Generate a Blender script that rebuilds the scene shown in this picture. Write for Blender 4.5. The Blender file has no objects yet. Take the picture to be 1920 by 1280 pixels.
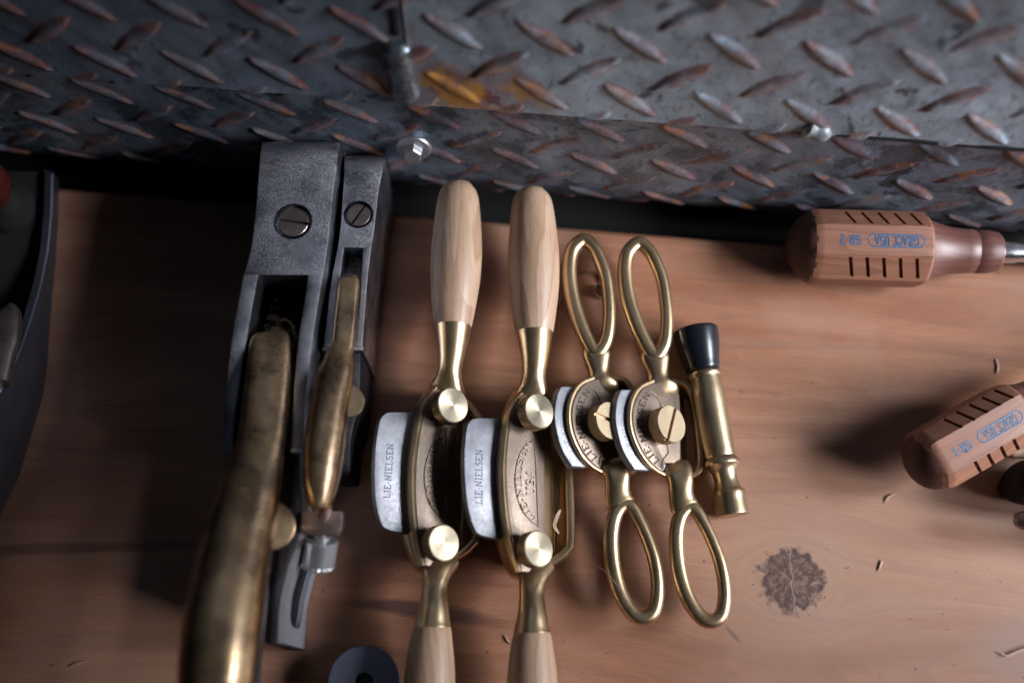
import bpy, bmesh, math, random
import numpy as np
from mathutils import Vector, Matrix, Quaternion

# ------------------------------------------------------------------ camera, world, lamps (metres)
SC = bpy.context.scene
COL = SC.collection
random.seed(7)
F_MM, DIST, TILT = 40.0, 52.0, math.radians(18)
CAM = Vector((0.0, -DIST*math.sin(TILT), DIST*math.cos(TILT)))      # in cm
FPX = F_MM/36.0*1920
cd = bpy.data.cameras.new('camera'); cam = bpy.data.objects.new('camera', cd); COL.objects.link(cam)
cam.location = CAM*0.01; cam.rotation_euler = (TILT, 0, 0)
cd.lens = F_MM; cd.sensor_width = 36; cd.clip_start = 0.01; cd.clip_end = 20
cd.dof.use_dof = True; cd.dof.focus_distance = 0.487; cd.dof.aperture_fstop = 2.8; cd.dof.aperture_blades = 9
SC.camera = cam
w = bpy.data.worlds.new('World'); SC.world = w; w.use_nodes = True
bg = w.node_tree.nodes['Background']; bg.inputs[0].default_value = (0.50, 0.62, 1.0, 1); bg.inputs[1].default_value = 0.006

def area(name, loc, target, sx, sy, power, col, spread=180):
    l = bpy.data.lights.new(name, 'AREA'); l.shape = 'RECTANGLE'; l.size = sx; l.size_y = sy; l.energy = power; l.color = col; l.spread = math.radians(spread)
    o = bpy.data.objects.new(name, l); COL.objects.link(o); o.location = loc
    d = Vector(target)-Vector(loc); o.rotation_euler = d.to_track_quat('-Z', 'Y').to_euler()
    return o
area('window_light', (0.95, -0.34, 0.46), (0.26, -0.07, 0.0), 0.38, 0.46, 0.84, (1.0, 0.97, 1.0), 33)
area('upper_window_light', (1.15, -0.02, 0.66), (0.28, 0.05, 0.05), 0.30, 0.40, 0.88, (0.86, 0.92, 1.0), 33)
area('low_window_light', (1.15, -0.10, 0.30), (0.0, 0.0, 0.02), 0.50, 0.40, 0.9, (0.80, 0.88, 1.0))
area('overhead_fill_light', (-0.15, 0.62, 1.35), (0.0, 0.10, 0.0), 0.85, 0.50, 0.42, (0.66, 0.78, 1.0))  # added fill panel, set where the steel noses would mirror it
SC.view_settings.view_transform = 'Standard'; SC.view_settings.look = 'None'
SC.view_settings.exposure = 0.0; SC.view_settings.gamma = 1.0
SC.render.engine = 'CYCLES'
SC.cycles.max_bounces = 6; SC.cycles.sample_clamp_indirect = 4.0
try: SC.cycles.use_denoising = True
except Exception: pass

# ------------------------------------------------------------------ photograph geometry: rays through it (cm)
CT, ST = math.cos(TILT), math.sin(TILT)
def ray(px, py):
    x = (px-960)/FPX; y = (640-py)/FPX
    return Vector((x, y*CT+ST, y*ST-CT))
def P(px, py, z=0.0):
    r = ray(px, py); t = (z-CAM.z)/r.z
    return CAM+r*t
def PL(px, py, p0, n):
    r = ray(px, py); t = (p0-CAM).dot(n)/r.dot(n)
    return CAM+r*t
def depth(p):
    d = p-CAM
    return d.dot(Vector((0, ST, -CT)))
def cmpx(p): return depth(p)/FPX           # cm per pixel at point p

# ------------------------------------------------------------------ materials
def mat(name):
    m = bpy.data.materials.new(name); m.use_nodes = True
    nt = m.node_tree; b = nt.nodes['Principled BSDF']
    return m, nt, b
class N:
    """small node helper"""
    def __init__(s, nt): s.nt = nt
    def n(s, t, **k):
        x = s.nt.nodes.new(t)
        for a, v in k.items(): setattr(x, a, v)
        return x
    def l(s, a, b): s.nt.links.new(a, b)
    def coords(s, scale=(100, 100, 100), rotz=0.0, rot=None):
        t = s.n('ShaderNodeTexCoord'); m = s.n('ShaderNodeMapping')
        m.vector_type = 'POINT'
        m0 = s.n('ShaderNodeMapping'); m0.inputs['Rotation'].default_value = rot or (0, 0, rotz)
        oi = s.n('ShaderNodeObjectInfo'); cb = s.n('ShaderNodeCombineXYZ'); mu = s.n('ShaderNodeMath', operation='MULTIPLY'); mu.inputs[1].default_value = 3.0
        s.l(oi.outputs['Random'], mu.inputs[0]); s.l(mu.outputs[0], cb.inputs[0]); s.l(mu.outputs[0], cb.inputs[1]); s.l(mu.outputs[0], cb.inputs[2])
        ad = s.n('ShaderNodeVectorMath', operation='ADD'); s.l(m0.outputs[0], ad.inputs[0]); s.l(cb.outputs[0], ad.inputs[1])
        s.l(t.outputs['Object'], m0.inputs['Vector']); s.l(ad.outputs[0], m.inputs['Vector'])
        m.inputs['Scale'].default_value = scale
        return m.outputs[0]
    def noise(s, vec, scale, detail=4, rough=0.55, dist=0.0):
        x = s.n('ShaderNodeTexNoise'); s.l(vec, x.inputs['Vector'])
        x.inputs['Scale'].default_value = scale; x.inputs['Detail'].default_value = detail
        x.inputs['Roughness'].default_value = rough; x.inputs['Distortion'].default_value = dist
        return x.outputs['Fac']
    def ramp(s, fac, stops, interp='LINEAR'):
        r = s.n('ShaderNodeValToRGB'); r.color_ramp.interpolation = interp
        e = r.color_ramp.elements
        while len(e) < len(stops): e.new(0.5)
        for i, (p, c) in enumerate(stops):
            e[i].position = p
            e[i].color = (c, c, c, 1) if isinstance(c, (int, float)) else (*c, 1)
        s.l(fac, r.inputs[0]); return r.outputs[0]
    def mix(s, f, a, b):
        m = s.n('ShaderNodeMix', data_type='RGBA')
        for sock, v in ((m.inputs[0], f), (m.inputs[6], a), (m.inputs[7], b)):
            if isinstance(v, (int, float)): sock.default_value = v
            elif isinstance(v, tuple): sock.default_value = (*v, 1)
            else: s.l(v, sock)
        return m.outputs[2]
    def math(s, op, a, b=0.0, clamp=False):
        m = s.n('ShaderNodeMath', operation=op); m.use_clamp = clamp
        for sock, v in ((m.inputs[0], a), (m.inputs[1], b)):
            if isinstance(v, (int, float)): sock.default_value = v
            else: s.l(v, sock)
        return m.outputs[0]
    def bump(s, h, strength, dist, b):
        x = s.n('ShaderNodeBump'); x.inputs['Strength'].default_value = strength
        x.inputs['Distance'].default_value = dist*0.01; s.l(h, x.inputs['Height']); s.l(x.outputs[0], b.inputs['Normal'])
        return x

def metal(name, col, col2, r0, r1, grain=0.0, dust=0.3, dustcol=(0.42, 0.36, 0.31), gscale=14, tarnish=0.5, brushed=None):
    """metal with tarnish blotches, fine cast grain and settled sawdust on the faces that look up, on ground steel partly a painted reflection"""
    m, nt, b = mat(name); N_ = N(nt); v = N_.coords()
    big = N_.noise(v, 0.9, 5, 0.6); fine = N_.noise(v, gscale, 3, 0.6); speck = N_.noise(v, 15, 2, 0.75)
    blot = N_.ramp(big, [(0.38, 0.0), (0.66, 1.0)])
    base = N_.mix(N_.math('MULTIPLY', blot, tarnish), col, col2)
    geo = N_.n('ShaderNodeNewGeometry'); sep = N_.n('ShaderNodeSeparateXYZ'); N_.l(geo.outputs['Normal'], sep.inputs[0])
    up = N_.ramp(sep.outputs[2], [(0.35, 0.0), (0.95, 1.0)])
    patch = N_.ramp(N_.noise(v, 0.55, 3, 0.55), [(0.30, 0.25), (0.62, 1.0)])
    sp = N_.ramp(speck, [(0.54-0.08*dust, 0.0), (0.63, 1.0)])
    haze_ = N_.math('MULTIPLY', N_.math('ADD', N_.math('MULTIPLY', sp, 0.75), 0.30), patch)
    df = N_.math('MULTIPLY', N_.math('MULTIPLY', haze_, up), dust, True)
    N_.l(N_.mix(df, base, dustcol), b.inputs['Base Color'])
    N_.l(N_.math('SUBTRACT', 1.0, N_.math('MULTIPLY', df, 0.95)), b.inputs['Metallic'])
    rr = N_.ramp(fine, [(0.3, r0), (0.7, r1)])
    N_.l(N_.math('ADD', rr, N_.math('MULTIPLY', df, 0.4), True), b.inputs['Roughness'])
    if brushed:
        vb = N_.coords(brushed); h = N_.noise(vb, 4, 2, 0.5)
        N_.bump(h, 0.18, 0.01, b)
    elif grain: N_.bump(fine, grain, 0.03, b)
    return m

BRASS = metal('polished_bronze', (0.68, 0.51, 0.31), (0.52, 0.37, 0.22), 0.27, 0.35, 0.015, 0.18, dustcol=(0.30, 0.215, 0.14), gscale=20, tarnish=0.7)
BRASS_CAST = metal('cast_bronze', (0.26, 0.205, 0.165), (0.17, 0.13, 0.10), 0.42, 0.58, 0.35, 0.25, gscale=11, dustcol=(0.30, 0.25, 0.21))
BRASS_DUSTY = metal('dusty_bronze', (0.60, 0.42, 0.23), (0.20, 0.125, 0.09), 0.17, 0.27, 0.02, 0.85, dustcol=(0.16, 0.112, 0.085), tarnish=1.0, gscale=20)
BRASS_TURNED = metal('turned_brass', (0.52, 0.405, 0.26), (0.38, 0.285, 0.18), 0.30, 0.42, 0.02, 0.14, tarnish=0.6)
BRASS_DARK = metal('dark_bronze_knurl', (0.32, 0.225, 0.13), (0.20, 0.14, 0.08), 0.30, 0.45, 0.03, 0.10)  # darker bronze for the knurled screw sides
STEEL = metal('ground_steel', (0.46, 0.47, 0.52), (0.17, 0.17, 0.20), 0.24, 0.38, 0.10, 0.85, dustcol=(0.36, 0.35, 0.39), gscale=22, tarnish=0.9)  # part dust, part pale reflection painted on the upward faces
STEEL_EDGE = metal('bright_steel', (0.55, 0.57, 0.62), (0.40, 0.41, 0.46), 0.22, 0.34, 0.06, 0.10)
BLADE = metal('blade_steel', (0.37, 0.38, 0.41), (0.22, 0.225, 0.25), 0.50, 0.64, 0.28, 0.25, dustcol=(0.42, 0.42, 0.46), gscale=9, tarnish=0.9)
BLACKED = metal('blackened_iron', (0.035, 0.037, 0.045), (0.02, 0.02, 0.026), 0.40, 0.6, 0.3, 0.45, dustcol=(0.18, 0.165, 0.16), gscale=14)
SCREW = metal('brown_screw_steel', (0.30, 0.24, 0.23), (0.20, 0.15, 0.15), 0.32, 0.5, 0.15, 0.35)
ETCH = metal('etched_mark', (0.09, 0.09, 0.11), (0.07, 0.07, 0.09), 0.5, 0.6, 0, 0.05)
ETCH_S = metal('faint_etched_mark', (0.27, 0.275, 0.30), (0.18, 0.18, 0.20), 0.5, 0.6, 0, 0.05)
ETCH_B = metal('stamped_mark', (0.07, 0.05, 0.035), (0.05, 0.035, 0.025), 0.5, 0.6, 0, 0.1)

def knob_face():
    m, nt, b = mat('spun_brass_face'); N_ = N(nt)
    b.inputs['Metallic'].default_value = 1; b.inputs['Roughness'].default_value = 0.42
    v = N_.coords(); f = N_.noise(v, 8, 3)
    N_.l(N_.mix(N_.ramp(f, [(0.35, 0.0), (0.7, 1.0)]), (0.34, 0.29, 0.215), (0.27, 0.225, 0.16)), b.inputs['Base Color'])
    b.inputs['Anisotropic'].default_value = 0.75
    t = N_.n('ShaderNodeTangent', direction_type='RADIAL', axis='Z'); N_.l(t.outputs[0], b.inputs['Tangent'])
    return m
KFACE = knob_face()

def wood(name, c0, c1, c2, rot, rough=0.45, along=0.09, ring=1.6, pore=0.25):
    """turned wood: grain runs along local x after the rotation rot"""
    m, nt, b = mat(name); N_ = N(nt)
    v = N_.coords((100*along, 100, 100), rot)
    fig = N_.noise(v, ring, 5, 0.6, 0.6)
    lines = N_.n('ShaderNodeTexWave', wave_type='BANDS', bands_direction='Y'); N_.l(v, lines.inputs['Vector'])
    lines.inputs['Scale'].default_value = 1.3*ring; lines.inputs['Distortion'].default_value = 7; lines.inputs['Detail'].default_value = 3; lines.inputs['Detail Scale'].default_value = 0.8
    vf = N_.coords((100*along*0.5, 100, 100), rot)
    fib = N_.noise(vf, 13, 4, 0.75)
    a = N_.mix(N_.ramp(fig, [(0.3, 0.0), (0.7, 1.0)]), c0, c1)
    cont = N_.math('FRACT', N_.math('MULTIPLY', N_.noise(v, ring*0.45, 2, 0.4, 0.4), 13.0))
    a = N_.mix(N_.math('MULTIPLY', N_.ramp(cont, [(0.0, 0.0), (0.75, 0.7), (0.92, 1.0), (1.0, 0.0)]), 0.72), a, c2)
    a = N_.mix(N_.math('MULTIPLY', N_.ramp(fib, [(0.5, 0.0), (0.75, 1.0)]), pore), a, tuple(x*0.55 for x in c2))
    N_.l(a, b.inputs['Base Color']); b.inputs['Roughness'].default_value = rough
    N_.bump(fib, 0.12, 0.02, b)
    return m
R90 = math.radians(90)
CHERRY = wood('pale_maple_handle', (0.55, 0.395, 0.28), (0.45, 0.30, 0.205), (0.32, 0.185, 0.115), R90, 0.42, 0.07, 1.1, 0.5)

def bench_material():
    m, nt, b = mat('pine_bench'); N_ = N(nt)
    A = math.radians(4.6)
    vr = N_.coords((100, 100, 100), A)
    Kc = P(1484, 1087); tk = N_.n('ShaderNodeTexCoord'); sk = N_.n('ShaderNodeVectorMath', operation='SUBTRACT'); sk.inputs[1].default_value = (Kc.x*.01, Kc.y*.01, 0)
    N_.l(tk.outputs['Object'], sk.inputs[0]); mk = N_.n('ShaderNodeMapping'); mk.inputs['Rotation'].default_value = (0, 0, A); mk.inputs['Scale'].default_value = (100, 100, 100)
    N_.l(sk.outputs[0], mk.inputs['Vector']); xs = N_.n('ShaderNodeSeparateXYZ'); N_.l(mk.outputs[0], xs.inputs[0])
    r2 = N_.math('ADD', N_.math('MULTIPLY', N_.math('MULTIPLY', xs.outputs[0], xs.outputs[0]), 0.55), N_.math('MULTIPLY', xs.outputs[1], xs.outputs[1]))
    yg = N_.math('MULTIPLY', xs.outputs[1], N_.math('SUBTRACT', 1.0, N_.math('DIVIDE', 2.6, N_.math('ADD', r2, 1.2))))
    yg = N_.math('ADD', yg, N_.math('MULTIPLY', N_.math('SUBTRACT', N_.noise(vr, 0.10, 1, 0.4), 0.5), 1.0))
    def grain(k):
        cv = N_.n('ShaderNodeCombineXYZ'); N_.l(N_.math('MULTIPLY', xs.outputs[0], k), cv.inputs[0]); N_.l(yg, cv.inputs[1]); return cv.outputs[0]
    v = grain(0.07)
    big = N_.noise(v, 0.35, 4, 0.55, 0.8); mid = N_.noise(v, 1.5, 5, 0.62, 0.5)
    vfine = grain(0.05); fine = N_.noise(vfine, 10, 5, 0.8); pore = N_.noise(grain(0.035), 24, 3, 0.7)
    blot = N_.noise(vr, 0.11, 4, 0.6); tiny = N_.noise(vr, 30, 2, 0.6)
    c = N_.mix(N_.ramp(big, [(0.35, 0.0), (0.65, 1.0)]), (0.45, 0.215, 0.125), (0.29, 0.12, 0.065))
    c = N_.mix(N_.math('MULTIPLY', N_.ramp(mid, [(0.48, 0.0), (0.72, 1.0)]), 0.55), c, (0.23, 0.105, 0.065))
    c = N_.mix(N_.math('MULTIPLY', N_.ramp(fine, [(0.42, 0.0), (0.62, 1.0)]), 0.38), c, (0.20, 0.095, 0.055))
    c = N_.mix(N_.math('MULTIPLY', N_.ramp(pore, [(0.50, 0.0), (0.62, 1.0)]), 0.30), c, (0.15, 0.065, 0.04))
    vc = grain(0.10)
    cont = N_.math('FRACT', N_.math('MULTIPLY', N_.noise(vc, 0.16, 3, 0.45, 0.3), 18.0))
    c = N_.mix(N_.math('MULTIPLY', N_.ramp(cont, [(0.0, 0.0), (0.7, 0.5), (0.93, 1.0), (1.0, 0.0)]), 0.42), c, (0.20, 0.085, 0.05))
    # pale worn film in mottled patches
    c = N_.mix(N_.math('MULTIPLY', N_.ramp(N_.math('ADD', N_.math('MULTIPLY', blot, 0.75), N_.math('MULTIPLY', mid, 0.25)), [(0.46, 0.0), (0.60, 1.0)]), 0.40), c, (0.42, 0.26, 0.19))
    # --- knot: local coordinates around it
    K = P(1484, 1087)
    t = N_.n('ShaderNodeTexCoord'); sub = N_.n('ShaderNodeVectorMath', operation='SUBTRACT'); sub.inputs[1].default_value = (K.x*.01, K.y*.01, 0)
    N_.l(t.outputs['Object'], sub.inputs[0])
    sc = N_.n('ShaderNodeMapping'); sc.inputs['Scale'].default_value = (100, 104, 0); N_.l(sub.outputs[0], sc.inputs['Vector'])
    wob = N_.n('ShaderNodeTexNoise'); N_.l(sc.outputs[0], wob.inputs['Vector']); wob.inputs['Scale'].default_value = 1.7; wob.inputs['Detail'].default_value = 5
    ln = N_.n('ShaderNodeVectorMath', operation='LENGTH'); N_.l(sc.outputs[0], ln.inputs[0])
    r = N_.math('ADD', ln.outputs['Value'], N_.math('MULTIPLY', N_.math('SUBTRACT', wob.outputs['Fac'], 0.5), 1.9))
    # rays of the knot
    sx = N_.n('ShaderNodeSeparateXYZ'); N_.l(sc.outputs[0], sx.inputs[0])
    ang = N_.math('ARCTAN2', sx.outputs[1], sx.outputs[0])
    cmb = N_.n('ShaderNodeCombineXYZ'); N_.l(N_.math('MULTIPLY', ang, 5.0), cmb.inputs[0]); N_.l(N_.math('MULTIPLY', ln.outputs['Value'], 1.0), cmb.inputs[1])
    rays = N_.noise(cmb.outputs[0], 1.0, 4, 0.7)
    inside = N_.ramp(N_.math('ADD', r, N_.math('MULTIPLY', N_.math('SUBTRACT', rays, 0.5), 0.8)), [(0.125, 1.0), (0.150, 0.0)])
    # ramp input must be 0..1: scale radii by 0.1
    for l_ in list(nt.links):
        pass
    def r10(x): return N_.math('MULTIPLY', x, 0.1)
    rr = N_.math('ADD', r, N_.math('MULTIPLY', N_.math('SUBTRACT', N_.noise(sc.outputs[0], 3.0, 5, 0.75), 0.5), 1.1))
    inside = N_.ramp(r10(rr), [(0.118, 1.0), (0.150, 0.0)])
    halo = N_.ramp(r10(r), [(0.12, 1.0), (0.20, 0.35), (0.34, 0.0)])
    ringw = N_.n('ShaderNodeTexWave', wave_type='RINGS', rings_direction='Z'); 
    msc = N_.n('ShaderNodeMapping'); msc.inputs['Scale'].default_value = (0.75, 1.0, 0); N_.l(sc.outputs[0], msc.inputs['Vector']); N_.l(msc.outputs[0], ringw.inputs['Vector'])
    ringw.inputs['Scale'].default_value = 0.75; ringw.inputs['Distortion'].default_value = 1.8; ringw.inputs['Detail'].default_value = 2
    rzone = N_.ramp(r10(r), [(0.14, 1.0), (0.42, 0.0)])
    c = N_.mix(N_.math('MULTIPLY', rzone, 0.45), c, N_.mix(ringw.outputs['Fac'], (0.40, 0.26, 0.19), (0.37, 0.22, 0.13)))
    core = N_.mix(N_.ramp(N_.math('ADD', N_.math('MULTIPLY', rays, 0.38), N_.math('MULTIPLY', N_.noise(sc.outputs[0], 2.6, 5, 0.7), 0.62)), [(0.465, 0.0), (0.54, 1.0)]), (0.022, 0.014, 0.020), (0.24, 0.16, 0.135))
    rimd = N_.math('MULTIPLY', N_.ramp(r10(r), [(0.06, 0.0), (0.10, 1.0)]), N_.ramp(N_.noise(sc.outputs[0], 2.2, 5, 0.7), [(0.40, 0.0), (0.55, 1.0)]))
    core = N_.mix(N_.math('MULTIPLY', rimd, 0.85), core, (0.035, 0.024, 0.032))
    inring = N_.ramp(r10(r), [(0.0, 1.0), (0.05, 0.6), (0.085, 0.9), (0.13, 0.0)])
    core = N_.mix(N_.math('MULTIPLY', inring, 0.45), core, (0.15, 0.07, 0.045))
    c = N_.mix(N_.math('MULTIPLY', inside, 0.92), c, core)
    # crack in the knot
    crx = N_.math('ABSOLUTE', N_.math('ADD', sx.outputs[0], N_.math('ADD', -0.06, N_.math('MULTIPLY', N_.math('SUBTRACT', wob.outputs['Fac'], 0.5), 0.5))))
    crack = N_.math('MULTIPLY', N_.ramp(crx, [(0.02, 1.0), (0.06, 0.0)]), N_.ramp(r10(ln.outputs['Value']), [(0.13, 1.0), (0.16, 0.0)]))
    c = N_.mix(N_.math('MULTIPLY', crack, 0.8), c, (0.20, 0.17, 0.16))
    # dark streak across the board, small dents, and a painted pale sheen
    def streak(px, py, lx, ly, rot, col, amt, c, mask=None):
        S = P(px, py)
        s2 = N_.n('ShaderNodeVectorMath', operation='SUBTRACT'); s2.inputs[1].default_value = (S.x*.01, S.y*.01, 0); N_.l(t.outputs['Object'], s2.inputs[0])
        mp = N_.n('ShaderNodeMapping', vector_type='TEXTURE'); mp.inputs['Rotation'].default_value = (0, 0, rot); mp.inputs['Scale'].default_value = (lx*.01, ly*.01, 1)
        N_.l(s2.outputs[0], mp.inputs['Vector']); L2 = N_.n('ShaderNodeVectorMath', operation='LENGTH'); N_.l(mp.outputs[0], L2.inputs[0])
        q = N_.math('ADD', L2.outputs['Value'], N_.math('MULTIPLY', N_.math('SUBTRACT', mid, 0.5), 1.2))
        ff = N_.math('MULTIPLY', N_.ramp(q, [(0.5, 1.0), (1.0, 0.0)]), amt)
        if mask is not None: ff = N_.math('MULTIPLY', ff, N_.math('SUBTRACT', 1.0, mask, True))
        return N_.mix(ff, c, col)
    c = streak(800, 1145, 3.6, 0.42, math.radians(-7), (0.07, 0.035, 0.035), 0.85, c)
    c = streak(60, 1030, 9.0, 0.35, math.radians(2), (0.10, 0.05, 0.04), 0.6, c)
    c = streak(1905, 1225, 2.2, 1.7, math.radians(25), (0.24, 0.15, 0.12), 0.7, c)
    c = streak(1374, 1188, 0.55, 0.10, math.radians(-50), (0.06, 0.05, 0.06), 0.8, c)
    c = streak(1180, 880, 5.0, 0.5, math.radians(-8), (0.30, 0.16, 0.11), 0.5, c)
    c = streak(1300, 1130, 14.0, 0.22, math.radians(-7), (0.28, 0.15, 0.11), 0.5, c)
    c = streak(1680, 1060, 15.0, 8.5, math.radians(-8), (0.42, 0.295, 0.23), 0.32, c, inside)  # broad pale ellipse paints a soft sheen into the lower right wood
    # glued joint
    jl = N_.math('ABSOLUTE', N_.math('SUBTRACT', N_.n('ShaderNodeValue').outputs[0], 0.0))
    dusts = N_.ramp(N_.noise(vr, 9, 2, 0.6), [(0.73, 0.0), (0.77, 1.0)]); pits = N_.ramp(N_.noise(vr, 3.3, 2, 0.5), [(0.745, 0.0), (0.77, 1.0)])
    c = N_.mix(N_.math('MULTIPLY', pits, 0.8), c, (0.09, 0.045, 0.035))
    c = N_.mix(N_.math('MULTIPLY', dusts, 0.35), c, (0.62, 0.50, 0.42))
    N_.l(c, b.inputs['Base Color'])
    N_.l(N_.ramp(mid, [(0.3, 0.40), (0.7, 0.55)]), b.inputs['Roughness'])
    hh = N_.math('ADD', N_.math('MULTIPLY', fine, 0.6), N_.math('MULTIPLY', tiny, 0.3))
    hh = N_.math('SUBTRACT', hh, N_.math('MULTIPLY', crack, 1.5))
    N_.bump(hh, 0.25, 0.02, b)
    return m
BENCH = bench_material()

def plate_material(name, tone, rustiness, heat):
    m, nt, b = mat(name); N_ = N(nt)
    v = N_.coords()
    big = N_.noise(v, 0.16, 4, 0.6); mid = N_.noise(v, 0.9, 6, 0.65); fine = N_.noise(v, 7, 4, 0.7)
    speck = N_.noise(v, 22, 3, 0.7)
    at = N_.n('ShaderNodeAttribute', attribute_name='lozenge'); edge = at.outputs['Fac']   # 1 on a raised bar, falls off round it
    a2 = N_.n('ShaderNodeAttribute', attribute_name='temper_mask'); 
    c = N_.mix(N_.ramp(big, [(0.35, 0.0), (0.62, 1.0)]), tuple(x*0.55 for x in tone), tone)
    c = N_.mix(N_.math('MULTIPLY', N_.ramp(mid, [(0.52, 0.0), (0.68, 1.0)]), 0.7), c, tuple(x*0.4 for x in tone))
    c = N_.mix(N_.math('MULTIPLY', N_.ramp(fine, [(0.5, 0.0), (0.7, 1.0)]), 0.35), c, tuple(x*1.5 for x in tone))
    # dry oil splashes
    spl = N_.ramp(N_.noise(v, 0.55, 3, 0.5, 0.3), [(0.63, 0.0), (0.66, 1.0)])
    c = N_.mix(N_.math('MULTIPLY', spl, 0.75), c, (0.025, 0.027, 0.035))
    grime = N_.ramp(N_.noise(v, 0.42, 6, 0.7, 0.4), [(0.50, 0.0), (0.56, 1.0)])
    c = N_.mix(N_.math('MULTIPLY', grime, (0.22 if heat else 0.70)), c, (0.030, 0.038, 0.058))
    scr = N_.noise(N_.coords((160, 30, 60)), 3.0, 3, 0.7)
    c = N_.mix(N_.math('MULTIPLY', N_.ramp(scr, [(0.60, 0.0), (0.64, 1.0)]), 0.45), c, (0.05, 0.055, 0.07))
    rf = N_.math('MULTIPLY', edge, N_.ramp(N_.noise(v, 0.75, 5, 0.65), [(0.40, 0.0), (0.56, 1.0)]), True)
    rcol = N_.mix(N_.ramp(fine, [(0.4, 0.0), (0.62, 1.0)]), (0.11, 0.045, 0.05), (0.24, 0.085, 0.06))
    c = N_.mix(N_.math('MULTIPLY', rf, rustiness, True), c, rcol)
    # orange rust gathers at the ends of some bars, pale dust lies in patches
    oran = N_.math('MULTIPLY', N_.math('MULTIPLY', edge, N_.ramp(N_.noise(v, 1.1, 4, 0.6), [(0.55, 0.0), (0.62, 1.0)])), (0.35 if heat else 0.8), True)
    c = N_.mix(oran, c, (0.40, 0.16, 0.05))
    dsp = N_.math('MULTIPLY', N_.math('MULTIPLY', N_.ramp(speck, [(0.46, 0.0), (0.60, 1.0)]), N_.ramp(N_.noise(v, 0.28, 4, 0.6), [(0.44, 0.0), (0.60, 1.0)])), (0.55 if not heat else 0.25), True)
    c = N_.mix(dsp, c, (0.42, 0.44, 0.47))
    if heat:
        hf = N_.math('MULTIPLY', a2.outputs['Fac'], N_.ramp(mid, [(0.30, 0.4), (0.6, 1.0)]), True)
        c = N_.mix(hf, c, N_.mix(N_.ramp(N_.noise(v, 0.9, 3), [(0.42, 0.0), (0.58, 1.0)]), (0.26, 0.08, 0.05), (0.55, 0.27, 0.06)))
    N_.l(c, b.inputs['Base Color'])
    m0 = 0.30 if heat else 0.5
    metallic = N_.math('SUBTRACT', m0, N_.math('MULTIPLY', N_.math('MAXIMUM', rf, dsp), m0), True)
    N_.l(metallic, b.inputs['Metallic'])
    N_.l(N_.ramp(N_.math('ADD', N_.math('MULTIPLY', fine, 0.6), N_.math('MULTIPLY', mid, 0.4)), [(0.35, 0.36), (0.65, 0.58)]), b.inputs['Roughness'])
    N_.bump(N_.math('ADD', fine, N_.math('MULTIPLY', speck, 0.6)), 0.25, 0.03, b)
    return m
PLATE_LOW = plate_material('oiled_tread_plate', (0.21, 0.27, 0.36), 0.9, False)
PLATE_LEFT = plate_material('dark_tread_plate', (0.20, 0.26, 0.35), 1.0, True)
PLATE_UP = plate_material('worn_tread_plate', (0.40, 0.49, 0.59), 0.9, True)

def simple(name, col, rough, metallic=0.0, bump=0.0, scale=8, col2=None, spec=None):
    m, nt, b = mat(name); N_ = N(nt); v = N_.coords(); f = N_.noise(v, scale, 4, 0.6)
    N_.l(N_.mix(N_.ramp(f, [(0.35, 0.0), (0.68, 1.0)]), col, col2 or tuple(x*0.7 for x in col)), b.inputs['Base Color'])
    b.inputs['Roughness'].default_value = rough; b.inputs['Metallic'].default_value = metallic
    if bump: N_.bump(f, bump, 0.03, b)
    return m
def black_cap_mat():
    m, nt, b = mat('black_cap_plastic'); N_ = N(nt); v = N_.coords(); s = N_.noise(v, 9, 3, 0.8)
    N_.l(N_.mix(N_.ramp(s, [(0.69, 0.0), (0.76, 1.0)]), (0.008, 0.010, 0.016), (0.35, 0.33, 0.33)), b.inputs['Base Color'])
    b.inputs['Roughness'].default_value = 0.28; return m
BLACKCAP = black_cap_mat()
WELD = simple('weld_bead_steel', (0.26, 0.31, 0.36), 0.35, 0.8, 0.5, 4, (0.10, 0.12, 0.15))
SIDE = simple('matte_ground_steel', (0.36, 0.37, 0.42), 0.45, 0.45, 0.1, 14, (0.27, 0.28, 0.32))
KNURL = simple('knurled_steel', (0.46, 0.47, 0.50), 0.38, 0.75, 0.1, 14)
WORN = metal('worn_bright_edge', (0.70, 0.72, 0.78), (0.40, 0.41, 0.46), 0.34, 0.46, 0.05, 0.10, tarnish=0.9)
SPOT = simple('pale_weld_metal', (0.36, 0.40, 0.42), 0.55, 0.4, 0.8, 5, (0.16, 0.18, 0.20))
BOLT = simple('zinc_bolt', (0.52, 0.54, 0.57), 0.42, 0.8, 0.2, 9, (0.36, 0.37, 0.40))
SHAVE = simple('wood_shaving', (0.42, 0.28, 0.20), 0.6, 0, 0.2, 10, (0.30, 0.19, 0.13))
BLUE = simple('blue_ink', (0.015, 0.075, 0.20), 0.5, 0, 0, 12, (0.07, 0.12, 0.19))
DARKWOOD = simple('dark_stained_dome', (0.045, 0.015, 0.010), 0.6, 0, 0.5, 14, (0.10, 0.04, 0.03))
REDWOOD = simple('red_varnished_knob', (0.055, 0.010, 0.007), 0.25)
GAP = simple('dark_gap', (0.004, 0.004, 0.005), 0.9)  # near-black for shade in gaps and seams, also for plain black parts
CHROME = metal('chromed_shaft', (0.70, 0.72, 0.75), (0.60, 0.6, 0.64), 0.14, 0.22, 0, 0.05)
WHEEL = metal('blued_steel_disc', (0.22, 0.26, 0.36), (0.17, 0.20, 0.29), 0.46, 0.56, 0.05, 0.35, dustcol=(0.12, 0.14, 0.20))

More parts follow.
